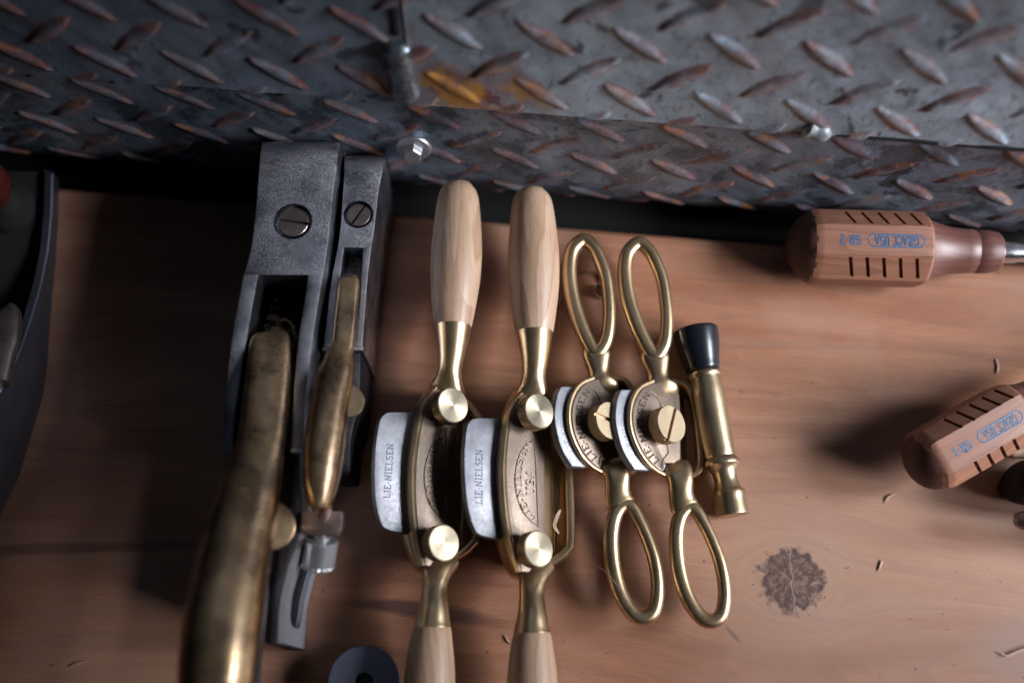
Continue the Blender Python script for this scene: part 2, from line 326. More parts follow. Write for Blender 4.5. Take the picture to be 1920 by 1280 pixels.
# ------------------------------------------------------------------ object helpers (vertices in world cm, made local to the thing)
BASE = {}
def root_base(o):
    while o.parent is not None: o = o.parent
    return BASE[o.name]
def tag(o, label=None, cat=None, group=None, kind=None):
    if label: o['label'] = label
    if cat: o['category'] = cat
    if group: o['group'] = group
    if kind: o['kind'] = kind
    return o
def thing(name, label, cat, base, group=None):
    o = bpy.data.objects.new(name, None); COL.objects.link(o); o.location = base*0.01; o.empty_display_size = 0.01
    BASE[o.name] = Vector(base); return tag(o, label, cat, group)
def make(name, V, Fc, m, parent=None, base=None, smooth=True, angle=35, mats=None, fm=None):
    me = bpy.data.meshes.new(name)
    b0 = root_base(parent) if parent is not None else Vector(base if base is not None else (0, 0, 0))
    me.from_pydata([((Vector(v)-b0)*0.01)[:] for v in V], [], Fc)
    for x in (mats or [m]): me.materials.append(x)
    if fm: me.polygons.foreach_set('material_index', fm)
    bm = bmesh.new(); bm.from_mesh(me); bmesh.ops.recalc_face_normals(bm, faces=bm.faces[:]); bm.to_mesh(me); bm.free()
    if smooth:
        me.polygons.foreach_set('use_smooth', [True]*len(me.polygons)); me.set_sharp_from_angle(angle=math.radians(angle))
    me.update()
    o = bpy.data.objects.new(name, me); COL.objects.link(o)
    if parent is not None: o.parent = parent
    else:
        o.location = b0*0.01; BASE[o.name] = b0
    return o
class Mesh:
    def __init__(s): s.V = []; s.F = []; s.M = []
    def add_bar(s, VF):
        k = len(s.F); s.add(*VF)
        for i in range(k, len(s.F)):
            if len(s.F[i]) == 4 and (i-k) % 8 in (2, 6): s.M[i] = 1
        return s
    def add(s, V, F, mi=0):
        k = len(s.V); s.V += list(V); s.F += [tuple(i+k for i in f) for f in F]; s.M += [mi]*len(F); return s
    def make(s, name, m, parent=None, base=None, **k):
        return make(name, s.V, s.F, m, parent, base, fm=(s.M if k.get('mats') else None), **k)

def crom(pts, n=8, closed=True):
    """Catmull-Rom through 2D/3D points; a point given twice is a corner"""
    pts = [Vector(p) for p in pts]; L = len(pts); out = []
    rng = range(L) if closed else range(L-1)
    for i in rng:
        p1 = pts[i]; p2 = pts[(i+1) % L]
        if (p2-p1).length < 1e-6: continue
        p0 = pts[i-1] if (closed or i > 0) else p1*2-p2
        p3 = pts[(i+2) % L] if (closed or i+2 < L) else p2*2-p1
        if (p1-p0).length < 1e-6: p0 = p1-(p2-p1)*0.5
        if (p3-p2).length < 1e-6: p3 = p2+(p2-p1)*0.5
        for k in range(n):
            t = k/n
            out.append(0.5*((2*p1)+(p2-p0)*t+(2*p0-5*p1+4*p2-p3)*t*t+(3*p1-p0-3*p2+p3)*t**3))
    if not closed: out.append(pts[-1])
    return out

def rings(rs, closed_loop=True, cap0=True, cap1=True, ring_closed=True):
    V = []; Fc = []; n = len(rs[0])
    for r in rs: V += list(r)
    for i in range(len(rs)-1):
        for j in range(n if ring_closed else n-1):
            a = i*n+j; b = i*n+(j+1) % n
            Fc.append((a, b, b+n, a+n))
    if cap0: Fc.append(tuple(range(n-1, -1, -1)))
    if cap1: Fc.append(tuple(range((len(rs)-1)*n, len(rs)*n)))
    return V, Fc

def loft(rows, seg=28, expo=2.0, sub=5, up=Vector((0, 0, 1)), squash=None, cap=True, shape=None, tangent=None, rot=0.0):
    """rows: (cx, cy, width_px, z, half_height_cm or None[, exponent]); rings square to the path; returns rings of points"""
    R = []
    pre = [(r[0], r[1], r[2], r[3], (-1 if r[4] is None else r[4]), (r[5] if len(r) > 5 else expo)) for r in rows]
    cs = []
    for a in pre:
        c = P(a[0], a[1], a[3]); wcm = a[2]/2*cmpx(c); h = wcm if a[4] < 0 else a[4]
        cs.append((c, wcm, h, a[5]))
    # refine with Catmull-Rom in (c,w,h,e)
    vec = [Vector((*c, w_, h, e)) if False else (c, w_, h, e) for c, w_, h, e in cs]
    out = []
    def cr(p0, p1, p2, p3, t): return 0.5*((2*p1)+(p2-p0)*t+(2*p0-5*p1+4*p2-p3)*t*t+(3*p1-p0-3*p2+p3)*t**3)
    L = len(cs)
    for i in range(L-1):
        q = [cs[max(0, i-1)], cs[i], cs[i+1], cs[min(L-1, i+2)]]
        for k in range(sub):
            t = k/sub
            out.append(tuple(cr(q[0][j], q[1][j], q[2][j], q[3][j], t) for j in range(4)))
    out.append(cs[-1])
    rs = []
    for i, (c, wc, h, e) in enumerate(out):
        tg = tangent or (out[min(i+1, len(out)-1)][0]-out[max(i-1, 0)][0])
        tg = tg.normalized(); s = tg.cross(up).normalized(); u = s.cross(tg).normalized()
        wc = max(wc, 0.002); h = max(h, 0.002)
        if shape is not None:
            rs.append([c+s*(x*wc)+u*(y*h) for x, y in shape])
        else:
            ring = []
            for j in range(seg):
                a = 2*math.pi*j/seg+rot; ca, sa = math.cos(a), math.sin(a)
                ring.append(c+s*(wc*math.copysign(abs(ca)**(2/e), ca))+u*(h*math.copysign(abs(sa)**(2/e), sa)))
            rs.append(ring)
    return rs

def crom_n(rows, n):
    A = [np.array(r, float) for r in rows]; L = len(A); out = []
    for i in range(L-1):
        p0, p1, p2, p3 = A[max(0, i-1)], A[i], A[i+1], A[min(L-1, i+2)]
        for k in range(n):
            t = k/n; out.append(0.5*(2*p1+(p2-p0)*t+(2*p0-5*p1+4*p2-p3)*t*t+(3*p1-p0-3*p2+p3)*t**3))
    out.append(A[-1]); return out
def bar(rows, ch=0.06, sub=3, cap0=True, cap1=True):
    """rows: (px_left, px_right, py, z_top, z_bottom) - a casting with upright sides traced at its top face"""
    if sub > 1:
        rows = [tuple(v) for v in crom_n(rows, sub)]
    rs = []
    for (a, b, py, zt, zb) in rows:
        L = P(a, py, zt); R = P(b, py, zt); y = L.y
        rs.append([Vector((L.x+ch, y, zt)), Vector((R.x-ch, y, zt)), Vector((R.x-ch*.3, y, zt-ch*.3)), Vector((R.x, y, zt-ch)), Vector((R.x, y, zb)), Vector((L.x, y, zb)), Vector((L.x, y, zt-ch)), Vector((L.x+ch*.3, y, zt-ch*.3))])
    return rings(rs, cap0=cap0, cap1=cap1)

def lathe(profile, origin, axis, seg=40, knurl=None, cap0=True, cap1=True):
    """profile [(r, h)] cm along axis; knurl (h0,h1,amp): notched rim between those heights"""
    ax = axis.normalized(); s = ax.cross(Vector((0, 1, 0.01))).normalized(); u = ax.cross(s)
    rs = []
    for k, (r, h) in enumerate(profile):
        ring = []
        for j in range(seg):
            a = 2*math.pi*j/seg; rr = r
            if knurl and knurl[0] <= h <= knurl[1]: rr = r-(knurl[2] if (j+(k if len(knurl) > 3 else 0)) % 2 else 0)
            ring.append(origin+ax*h+(s*math.cos(a)+u*math.sin(a))*rr)
        rs.append(ring)
    return rings(rs, cap0=cap0, cap1=cap1)

def inset2(pts, d):
    """inset a closed 2D loop by d"""
    n = len(pts); A = sum(pts[i].x*pts[(i+1) % n].y-pts[(i+1) % n].x*pts[i].y for i in range(n))
    sg = 1 if A > 0 else -1; out = []
    for i in range(n):
        t = (pts[(i+1) % n]-pts[i-1]); t = t.normalized() if t.length > 1e-9 else Vector((1, 0))
        out.append(pts[i]+Vector((-t.y, t.x))*d*sg)
    return out

class Plane:
    def __init__(s, p0, n, u):
        s.n = n.normalized(); s.u = (u-s.n*u.dot(s.n)).normalized(); s.s = s.u.cross(s.n).normalized(); s.p0 = p0
    def off(s, d): return Plane(s.p0+s.n*d, s.n, s.u)
    def hit(s, px, py): return PL(px, py, s.p0, s.n)
    def to2(s, p): d = p-s.p0; return Vector((d.dot(s.s), d.dot(s.u)))
    def to3(s, q, h=0.0): return s.p0+s.s*q.x+s.u*q.y+s.n*h

def plate(outline, plane, thick, ch=0.05, n=6, smooth=True, fmap=None):
    """solid plate whose top face is traced in the photograph on `plane`"""
    fm = fmap or (lambda x, y: (x, y))
    o = [plane.to2(plane.hit(*fm(*p))) for p in outline]
    q = crom(o, n) if smooth else o
    q1 = inset2(q, ch*0.35); q2 = inset2(q, ch)
    return rings([[plane.to3(p, -thick) for p in q], [plane.to3(p, -ch) for p in q], [plane.to3(p, -ch*.35) for p in q1], [plane.to3(p, 0) for p in q2]])

def sweep(path, wpx=None, w_cm=None, h=0.2, closed=True, seg=14, expo=2.0, up=Vector((0, 0, 1))):
    """elliptical section along a 3D path"""
    n = len(path); rs = []
    for i, c in enumerate(path):
        if closed: t = path[(i+1) % n]-path[i-1]
        else: t = path[min(i+1, n-1)]-path[max(i-1, 0)]
        t.normalize(); s = t.cross(up).normalized(); u = s.cross(t).normalized()
        wc = (w_cm[i] if hasattr(w_cm, '__len__') else w_cm); hh = (h[i] if hasattr(h, '__len__') else h)
        ring = []
        for j in range(seg):
            a = 2*math.pi*j/seg; ca, sa = math.cos(a), math.sin(a)
            ring.append(c+s*(wc*math.copysign(abs(ca)**(2/expo), ca))+u*(hh*math.copysign(abs(sa)**(2/expo), sa)))
        rs.append(ring)
    if closed: rs.append(rs[0])
    return rings(rs, cap0=not closed, cap1=not closed)

# ------------------------------------------------------------------ lettering: strokes with serifs
def arc(cx, cy, rx, ry, a0, a1, n=8):
    return [(cx+rx*math.cos(math.radians(a0+(a1-a0)*i/n)), cy+ry*math.sin(math.radians(a0+(a1-a0)*i/n))) for i in range(n+1)]
GL = {
 'L': (0.70, [[(.17, 0), (.17, 1)], [(.02, 1), (.34, 1)], [(.02, 0), (.62, 0)], [(.62, 0), (.62, .22)]]),
 'I': (0.42, [[(.21, 0), (.21, 1)], [(.05, 1), (.37, 1)], [(.05, 0), (.37, 0)]]),
 'E': (0.72, [[(.17, 0), (.17, 1)], [(.02, 1), (.60, 1)], [(.60, 1), (.60, .80)], [(.02, 0), (.64, 0)], [(.64, 0), (.64, .22)], [(.17, .5), (.46, .5)]]),
 'N': (0.86, [[(.15, 0), (.15, 1)], [(.15, 1), (.70, 0)], [(.70, 0), (.70, 1)], [(.02, 0), (.28, 0)], [(.57, 1), (.83, 1)]]),
 'S': (0.64, [arc(.31, .75, .24, .25, 20, 270, 9)+arc(.31, .25, .26, .25, 90, -160, 9)]),
 'G': (0.80, [arc(.42, .5, .38, .5, 45, 320, 12), [(.72, .05), (.72, .45)], [(.52, .45), (.80, .45)]]),
 'R': (0.80, [[(.17, 0), (.17, 1)], [(.02, 1), (.4, 1)]+arc(.4, .76, .24, .24, 90, -90, 7)+[(.17, .52)], [(.38, .5), (.70, 0)], [(.02, 0), (.32, 0)], [(.62, 0), (.78, 0)]]),
 'A': (0.84, [[(.10, 0), (.42, 1)], [(.42, 1), (.74, 0)], [(.22, .34), (.62, .34)], [(.0, 0), (.22, 0)], [(.62, 0), (.84, 0)]]),
 'C': (0.74, [arc(.40, .5, .36, .5, 50, 310, 12), [(.66, .68), (.66, .98)]]),
 'U': (0.82, [[(.15, 1), (.15, .3)]+arc(.40, .3, .25, .3, 180, 360, 8)+[(.65, 1)], [(.02, 1), (.28, 1)], [(.53, 1), (.78, 1)]]),
 '-': (0.36, [[(.04, .42), (.30, .42)]]),
 '1': (0.50, [[(.25, 0), (.25, 1)], [(.25, 1), (.08, .82)], [(.08, 0), (.42, 0)]]),
 '2': (0.64, [arc(.30, .73, .24, .27, 160, -30, 8)+[(.06, 0), (.58, 0)]]),
 ' ': (0.40, []),
}
def stroke_mesh(M, pts, wid, warp, h, mi=0):
    """ribbon of half width wid along pts in text space, warped to 3D (warp(tx,ty,h))"""
    n = len(pts); Lp = []; Rp = []
    for i, p in enumerate(pts):
        a = Vector(pts[max(i-1, 0)]); b = Vector(pts[min(i+1, n-1)]); t = (b-a); t = t.normalized() if t.length > 0 else Vector((1, 0))
        nn = Vector((-t.y, t.x))*wid; Lp.append(Vector(p)+nn); Rp.append(Vector(p)-nn)
    rs = []
    for i in range(n):
        rs.append([warp(Lp[i].x, Lp[i].y, 0), warp(Lp[i].x, Lp[i].y, h), warp(Rp[i].x, Rp[i].y, h), warp(Rp[i].x, Rp[i].y, 0)])
    M.add(*rings(rs), mi)
def text(M, s, warp_px, plane, h, bold=0.075, mi=0, fmap=None, embed=0.004):
    """warp_px(tx,ty) -> pixel; text space: 0..width, cap height 1"""
    fm = fmap or (lambda x, y: (x, y)); x = 0.0; k = 0
    W = sum(GL[c][0]+.1 for c in s)-.1
    for c in s:
        wd, strokes = GL[c]
        for st in strokes:
            k += 1; hk = h+0.0012*(k % 6)
            if len(st) == 2 and st[0][0] != st[1][0] and st[0][1] == st[1][1]: bw = bold*0.7
            else: bw = bold
            def warp(tx, ty, hh, x0=x):
                q = plane.hit(*fm(*warp_px((x0+tx)/W, ty))); return q+plane.n*(hh if hh else -embed)
            pts = st
            if len(pts) == 2: pts = [pts[0], ((pts[0][0]+pts[1][0])/2, (pts[0][1]+pts[1][1])/2), pts[1]]
            stroke_mesh(M, pts, bw, warp, hk, mi)
        x += wd+.1
def line_warp(p0, p1, hpx):
    a = Vector(p0); b = Vector(p1); t = (b-a).normalized(); nn = Vector((t.y, -t.x))     # screen y is down: letter tops to the left of the travel
    return lambda tx, ty: tuple(a+(b-a)*tx+nn*hpx*ty)
def path_warp(pts, hpx):
    c = crom(pts, 12, closed=False); d = [0]
    for i in range(1, len(c)): d.append(d[-1]+(c[i]-c[i-1]).length)
    def f(tx, ty):
        s = tx*d[-1]; i = 1
        while i < len(c)-1 and d[i] < s: i += 1
        t = (s-d[i-1])/(d[i]-d[i-1]); p = c[i-1]+(c[i]-c[i-1])*t; g = (c[i]-c[i-1]).normalized()
        return tuple(p+Vector((g.y, -g.x))*hpx*ty)
    return f

# ================================================================== THE SETTING
A_ = P(110, 350); B_ = P(1450, 455); EU = (B_-A_).normalized()           # front-to-back edge of the bench top
EN = Vector((-EU.y, EU.x, 0))                                            # points away from the viewer
e0 = A_
def bl(u, v, z): return e0+EU*u+EN*v+Vector((0, 0, z))
M = Mesh()
M.add([bl(-60, 0, -.25), bl(90, 0, -.25), bl(90, 0, -4), bl(-60, 0, -4), bl(-60, -80, -.25), bl(90, -80, -.25), bl(90, -80, -4), bl(-60, -80, -4),
       bl(-60, -.25, 0), bl(90, -.25, 0), bl(-60, -80, 0), bl(90, -80, 0)],
      [(0, 1, 2, 3), (8, 9, 1, 0), (10, 11, 9, 8), (4, 5, 11, 10), (4, 5, 6, 7), (3, 2, 6, 7), (0, 3, 7, 4), (1, 2, 6, 5), (0, 8, 10, 4), (1, 5, 11, 9)])
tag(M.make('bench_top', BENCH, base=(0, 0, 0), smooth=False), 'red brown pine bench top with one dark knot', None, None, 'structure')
M = Mesh(); M.add([bl(-60, 0.02, -2.02), bl(90, 0.02, -2.02), bl(90, 30, -2.02), bl(-60, 30, -2.02)], [(0, 1, 2, 3)])
tag(M.make('gap_shade_sheet', GAP, base=(0, 0, 0), smooth=False), 'black gap behind the bench', None, None, 'structure')  # near-black sheet stands in for the shade between bench and plate

# ------------------------------------------------------------------ tread plate panel behind
WALL_GAP = 1.3
WP = bl(0, WALL_GAP, 0)
hit = PL(960, 204, WP, EN); BEND = hit.z                                 # height of the fold
print('BEND height', BEND, 'at left', PL(0, 115, WP, EN).z, 'right', PL(1920, 268, WP, EN).z)
LEAN = math.radians(10)
UPV = Vector((0, 0, 1))*math.cos(LEAN)+EN*math.sin(LEAN); UPN = (-EN)*math.cos(LEAN)+Vector((0, 0, 1))*math.sin(LEAN)
PITCH, VP = 3.5, 3.2
def tread(u, v, phase=(0, 0)):
    """height and edge mask of the raised bars at plate coordinates u (along), v (up)"""
    H = np.zeros_like(u); E = np.zeros_like(u)
    for sgn, ou, ov in ((-1, 0, 0), (1, .5, .5)):
        uu = u-phase[0]-ou*PITCH; vv = v-phase[1]-ov*VP
        iu = np.round(uu/PITCH); iv = np.round(vv/VP)
        jit = np.sin(iu*12.9+iv*78.2+sgn)*0.05
        du = uu-iu*PITCH+jit; dv = vv-iv*VP-jit
        a = math.radians(37)*sgn
        p = du*math.cos(a)+dv*math.sin(a); q = -du*math.sin(a)+dv*math.cos(a)
        L_, W_ = 1.40, 0.36
        wl = W_*np.clip(1-(p/L_)**2, 0, 1)
        d = np.abs(q)/np.maximum(wl, 1e-4)
        h = np.where(d < 1, (1-d**2.2), 0)*np.clip(wl/0.12, 0, 1)**.5
        rnd_ = np.abs(np.sin(iu*127.1+iv*311.7+sgn*3.1)*43758.5)%1.0
        H = np.maximum(H, 0.15*h*(0.55+0.55*rnd_))
        dist = (np.sqrt((p/(L_+.05))**2+(q/(W_+.06))**2))
        E = np.maximum(E, np.clip((1.06-dist)/.22, 0, 1)*np.clip(0.35+dist*.75, 0, 1))
    return H, E
def grid_panel(name, u0, u1, v0, v1, origin_fn, m, parent, phase=(0, 0), warp=None, heat=None, step=0.075, roundtop=0.0, thick=0.35):
    nu = int((u1-u0)/step)+1; nv = int((v1-v0)/step)+1
    U, V_ = np.meshgrid(np.linspace(u0, u1, nu), np.linspace(v0, v1, nv))
    H, E = tread(U, V_, phase)
    H = H+0.012*np.sin(U*3.1+np.sin(V_*2.3))*np.sin(V_*2.7+U)+0.03*np.sin(U*.35+1)*np.sin(V_*.5)+0.02*np.sin(U*1.3+V_*.9)
    X = origin_fn(U, V_, H)
    if True:
        b0 = np.array(root_base(parent)); co = (X-b0)*0.01
    n = nu*nv; me = bpy.data.meshes.new(name)
    idx = np.arange(n).reshape(nv, nu)
    a = idx[:-1, :-1].ravel(); b = idx[:-1, 1:].ravel(); c = idx[1:, 1:].ravel(); d = idx[1:, :-1].ravel()
    faces = np.stack([a, b, c, d], 1)
    # back sheet so that the plate has a thickness
    back = origin_fn(np.array([[u0, u1], [u0, u1]]), np.array([[v0, v0], [v1, v1]]), np.array([[-thick]*2]*2)).reshape(-1, 3)
    cob = (back-b0)*0.01
    me.from_pydata(np.concatenate([co.reshape(-1, 3), cob]).tolist(), [], faces.tolist()+[[n, n+2, n+3, n+1], [0, n, n+1, nu-1], [n-nu, n-1, n+3, n+2], [0, n-nu, n+2, n], [nu-1, n+1, n+3, n-1]])
    at = me.attributes.new('lozenge', 'FLOAT', 'POINT'); at.data.foreach_set('value', np.concatenate([E.ravel(), np.zeros(4)]).astype(np.float32))
    hv = heat(U, V_) if heat else np.zeros_like(U)
    at = me.attributes.new('temper_mask', 'FLOAT', 'POINT'); at.data.foreach_set('value', np.concatenate([hv.ravel(), np.zeros(4)]).astype(np.float32))
    me.materials.append(m); me.polygons.foreach_set('use_smooth', [True]*len(faces)+[False]*5); me.update()
    o = bpy.data.objects.new(name, me); COL.objects.link(o); o.parent = parent
    return o
wall = thing('tread_plate_chest', 'dark steel tread plate chest side with rusty raised bars behind the bench', 'metal chest', WP)
eu, en, zz = np.array(EU), np.array(EN), np.array((0, 0, 1.0)); wp = np.array(WP)
CURL = PL(1200, 392, WP, EN).z+2.1; print('curl', CURL)
RB = 0.7                                                                  # fold radius
def low_fn(U, V, H):
    # vertical face, folded over a small radius at the top
    over = np.clip(V-(BEND-RB), 0, None); ang = np.minimum(over/RB, 1)*LEAN*1.0
    base = wp+U[..., None]*eu+V[..., None]*zz
    push = (1-np.cos(ang))*RB*1.2
    push = push+0.11*np.clip(CURL-V, 0, None)**2
    return base+(-H+push)[..., None]*en
upv, upn = np.array(UPV), np.array(UPN); top0 = wp+zz*BEND
def up_fn(U, V, H): return top0+U[..., None]*eu+V[..., None]*upv+(H+0.16)[..., None]*upn
seamp = PL(772, 188, WP+Vector((0, 0, BEND)), UPN); seam_u = (seamp-WP).dot(EU)
s2 = PL(735, -20, WP+Vector((0, 0, BEND)), UPN); print('seam', seam_u, (s2-WP).dot(EU))
hp = PL(870, 165, WP+Vector((0, 0, BEND)), UPN); hu = (hp-WP).dot(EU); hv_ = (hp-(WP+Vector((0, 0, BEND)))).dot(UPV)
def heatf(U, V):
    d = np.sqrt(((U-hu)/3.0)**2+((V-hv_)/1.5)**2)+0.25*np.sin(U*2.1+V*1.3)
    d2 = np.sqrt(((U-seam_u)/1.4)**2+((V-2.4)/2.6)**2)
    return np.clip(np.clip(1.25-d, 0, 1)*1.3+np.clip(1.0-d2, 0, 1)*.45, 0, 1)
pl_ = PL(967, 230, WP, EN)-WP; ph_low = (pl_.dot(EU), pl_.z)
pu_ = PL(1023, 65, WP+Vector((0, 0, BEND)), UPN)-(WP+Vector((0, 0, BEND))); ph_up = (pu_.dot(EU), pu_.dot(UPV))
print('heat', hu, hv_, seam_u)
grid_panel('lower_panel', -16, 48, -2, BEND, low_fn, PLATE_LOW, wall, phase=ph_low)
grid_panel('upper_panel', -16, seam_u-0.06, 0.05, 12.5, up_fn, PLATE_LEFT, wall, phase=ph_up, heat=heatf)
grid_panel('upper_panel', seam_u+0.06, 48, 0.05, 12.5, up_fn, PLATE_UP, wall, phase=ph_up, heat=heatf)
UPP = Plane(WP+Vector((0, 0, BEND)), UPN, UPV); LOP = Plane(WP, -EN, Vector((0, 0, 1)))
def bead(pts, plane, name, r0, lump=0.25, seed=1, lift=0.3, m=None):
    rnd = random.Random(seed); q = crom([plane.to2(plane.hit(*p)) for p in pts], 7, closed=False)
    path = [plane.to3(p, lift) for p in q]; n = len(path)
    ww = [r0*min(1, .45+.35*min(i, n-1-i))*(0.9+lump*math.sin(i*.8+rnd.random()*.6)) for i in range(n)]
    M = Mesh(); M.add(*sweep(path, w_cm=ww, h=[x*.7 for x in ww], closed=False, seg=12, up=plane.n)); return M.make(name, m or WELD, wall)
bead([(742, 68), (748, 100), (757, 140), (768, 184)], UPP, 'weld_bead', 0.62, 0.09)
bead([(735, -40), (737, 0), (741, 40), (744, 62)], UPP, 'seam_shade_strip', 0.22, 0.1, lift=0.14, m=GAP)  # near-black strip painted as the dark of the open seam
bead([(1508, 232), (1530, 240), (1556, 246)], UPP, 'weld_spot', 0.42, 0.10, 3, 0.22, SPOT)
bead([(1560, 247), (1700, 258), (1820, 268), (1945, 277)], UPP, 'seam_shade_strip', 0.13, 0.15, lift=0.13, m=GAP)  # same near-black strip for the dark line along the fold
for sx, sy in ((693, 130), (805, 128), (1775, 254)):
    c = UPP.hit(sx, sy); M = Mesh(); M.add(*lathe([(0.16, -.05), (.15, .05), (.09, .11), (.02, .13)], c, UPN, 12)); M.make('weld_spatter', WELD, wall)
# bolt with a flange
bc = LOP.hit(776, 272)+(-EN)*0.1
bolt_ax = (-EN+Vector((0, 0, .22))).normalized()
fl = Mesh(); fl.add(*lathe([(0.78, -.3), (.80, .05), (.74, .14), (.55, .20)], bc, bolt_ax, 40)); flo = fl.make('bolt_flange', BOLT, wall)
hx = Mesh(); hx.add(*lathe([(0.46, .15), (.46, .46), (.38, .54)], bc, bolt_ax, 6)); hx.make('bolt_head', BOLT, wall, smooth=False)

# ================================================================== TWO WOODEN HANDLED SPOKESHAVES
def spokeshave(f, label, blade_text, idx):
    base = P(*f(855, 900), 0)
    t = thing('spokeshave', label, 'spokeshave', base, 'spokeshaves with turned wooden handles')
    ax = (P(*f(852, 500), 2.4)-P(*f(812, 1180), 2.4)).normalized()
    TH = math.radians(36); side = Vector((ax.y, -ax.x, 0)).normalized()
    n = (Vector((0, 0, 1))*math.cos(TH)+side*math.sin(TH))
    mouth = P(*f(868, 900), 0.75)
    BL = Plane(mouth, n, ax)                  # blade top
    CP = BL.off(0.62)                         # cap iron top
    def g(rows): return [(*f(r[0], r[1]), *r[2:]) for r in rows]
    # handles
    zc = 2.35
    hr = g([(861, 342, 4, zc, None), (861, 344, 30, zc, None), (861, 349, 50, zc, None), (860, 360, 68, zc, None), (859, 380, 79, zc, None), (858, 420, 88, zc, None), (856, 470, 96, zc, None),
            (854, 520, 94, zc, None), (851, 570, 84, zc, None), (849, 612, 70, zc, None), (849, 613, 60, zc, None)])
    M = Mesh(); M.add(*rings(loft(hr, 36, sub=4))); M.make('handle', CHERRY, t)
    hr = g([(811, 1176, 60, zc, None), (811, 1177, 70, zc, None), (808, 1215, 84, zc, None), (806, 1260, 94, zc, None), (803, 1320, 100, zc, None), (801, 1390, 94, zc, None), (798, 1450, 76, zc, None), (797, 1472, 40, zc, None), (797, 1476, 4, zc, None)])
    M = Mesh(); M.add(*rings(loft(hr, 36, sub=4))); M.make('handle', CHERRY, t)
    # necks: round ferrule, waist, then the flattened shoulder
    nk = g([(849, 611, 68, zc, None), (849, 614, 69, zc, None), (848, 640, 60, zc, None), (846, 668, 50, zc, .55), (843, 692, 46, zc-.1, .50), (841, 710, 52, zc-.3, .50, 2.6), (838, 728, 66, 1.85, .55, 3), (836, 745, 74, 1.5, .55, 3)])
    M = Mesh(); M.add(*rings(loft(nk, 32, sub=5))); M.make('neck', BRASS, t)
    nk = g([(826, 1050, 70, 1.5, .5, 3), (820, 1068, 58, 1.8, .5, 3), (816, 1088, 49, 2.0, .5, 2.6), (814, 1110, 48, 2.15, .52), (813, 1140, 56, zc, None), (811, 1170, 68, zc, None), (811, 1178, 70, zc, None)])
    M = Mesh(); M.add(*rings(loft(nk, 32, sub=5))); M.make('neck', BRASS, t)
    # body: bed under the blade, curved back wall, toe bar
    M = Mesh()
    M.add(*plate([(812, 724), (800, 760), (786, 810), (780, 900), (784, 980), (794, 1060), (794, 1060), (846, 1062), (846, 1062), (862, 1010), (866, 900), (868, 790), (856, 730), (856, 730)], BL.off(-0.32), 0.55, 0.05, fmap=f))
    body = M.make('body', BRASS, t)
    zt = 0.85
    path = crom([P(*f(*p), .5) for p in [(846, 742), (868, 752), (892, 778), (900, 800), (897, 900), (893, 1000), (884, 1022), (862, 1040), (838, 1052)]], 8, closed=False)
    M = Mesh(); M.add(*sweep(path, w_cm=.20, h=.46, closed=False, seg=16, expo=3.0)); M.make('toe_frame', BRASS, t)
    fl = Plane(P(*f(880, 900), .38), (Vector((0, 0, 1))+side*0.35), ax)
    M = Mesh(); M.add(*plate([(868, 775), (868, 775), (897, 782), (897, 782), (890, 1022), (890, 1022), (862, 1030), (862, 1030)], fl, 0.28, 0.03, smooth=False, fmap=f)); M.make('sole', BRASS, t)
    # heel arms seen at the lower left and upper left of the cap
    for pts in ([(764, 1000), (772, 1030), (786, 1064), (800, 1072)], [(784, 782), (796, 750), (812, 724)]):
        path = crom([BL.off(-.35).hit(*f(*p)) for p in pts], 6, closed=False)
        M = Mesh(); M.add(*sweep(path, w_cm=.13, h=.4, closed=False, seg=12, expo=3, up=n)); M.make('arm', BRASS, t)
    # blade
    M = Mesh(); M.add(*plate([(778, 773), (778, 773), (735, 772), (720, 777), (711, 793), (704, 840), (702, 890), (704, 935), (711, 970), (720, 988), (740, 996), (766, 1000), (766, 1000), (838, 1001), (838, 1001), (842, 776), (842, 776)], BL, 0.27, 0.035, n=7, fmap=f))
    bl_ = M.make('blade', BLADE, t)
    M = Mesh(); text(M, 'LIE-NIELSEN', line_warp((731, 934), (738, 832), 12), BL, 0.008, 0.070, fmap=f); M.make('stamped_name', ETCH, bl_)
    # cap iron
    M = Mesh(); M.add(*plate([(822, 728), (822, 728), (806, 745), (795, 775), (786, 820), (780, 870), (779, 930), (783, 985), (790, 1030), (797, 1060), (797, 1060), (826, 1062), (838, 1048), (838, 1048), (848, 1010), (852, 900), (858, 790), (856, 740), (850, 728), (850, 728)], CP, 0.60, 0.045, n=7, fmap=f))
    cap = M.make('cap_iron', BRASS_CAST, t)
    # polished rim of the cap
    q = crom([CP.off(-.28).hit(*f(*p)) for p in [(812, 728), (797, 747), (785, 777), (776, 822), (770, 872), (769, 930), (773, 987), (781, 1030), (789, 1060)]], 7, closed=False)
    M = Mesh(); M.add(*sweep(q, w_cm=.10, h=.30, closed=False, seg=12, expo=3.4, up=n)); M.make('cap_rim', BRASS, cap)
    em = Mesh()
    ring_ = crom([(836, 812), (818, 826), (803, 852), (795, 893), (802, 938), (818, 962), (834, 975)], 8, closed=False)
    pth = [CP.hit(*f(*p)) for p in ring_]
    em.add(*sweep(pth, w_cm=.028, h=.035, closed=False, seg=8, up=n))
    pth = [CP.hit(*f(*p)) for p in [(836, 810), (836, 860), (835, 920), (834, 977)]]
    em.add(*sweep(pth, w_cm=.028, h=.033, closed=False, seg=8, up=n))
    text(em, 'LIE-NIELSEN', path_warp([(832, 962), (819, 945), (810, 918), (807, 893), (810, 866), (818, 843), (832, 822)], 10.5), CP, 0.045, 0.075, fmap=f)
    text(em, 'USA', line_warp((831, 917), (833, 868), 15), CP, 0.045, 0.085, fmap=f)
    em.make('raised_emblem', BRASS_CAST, cap)
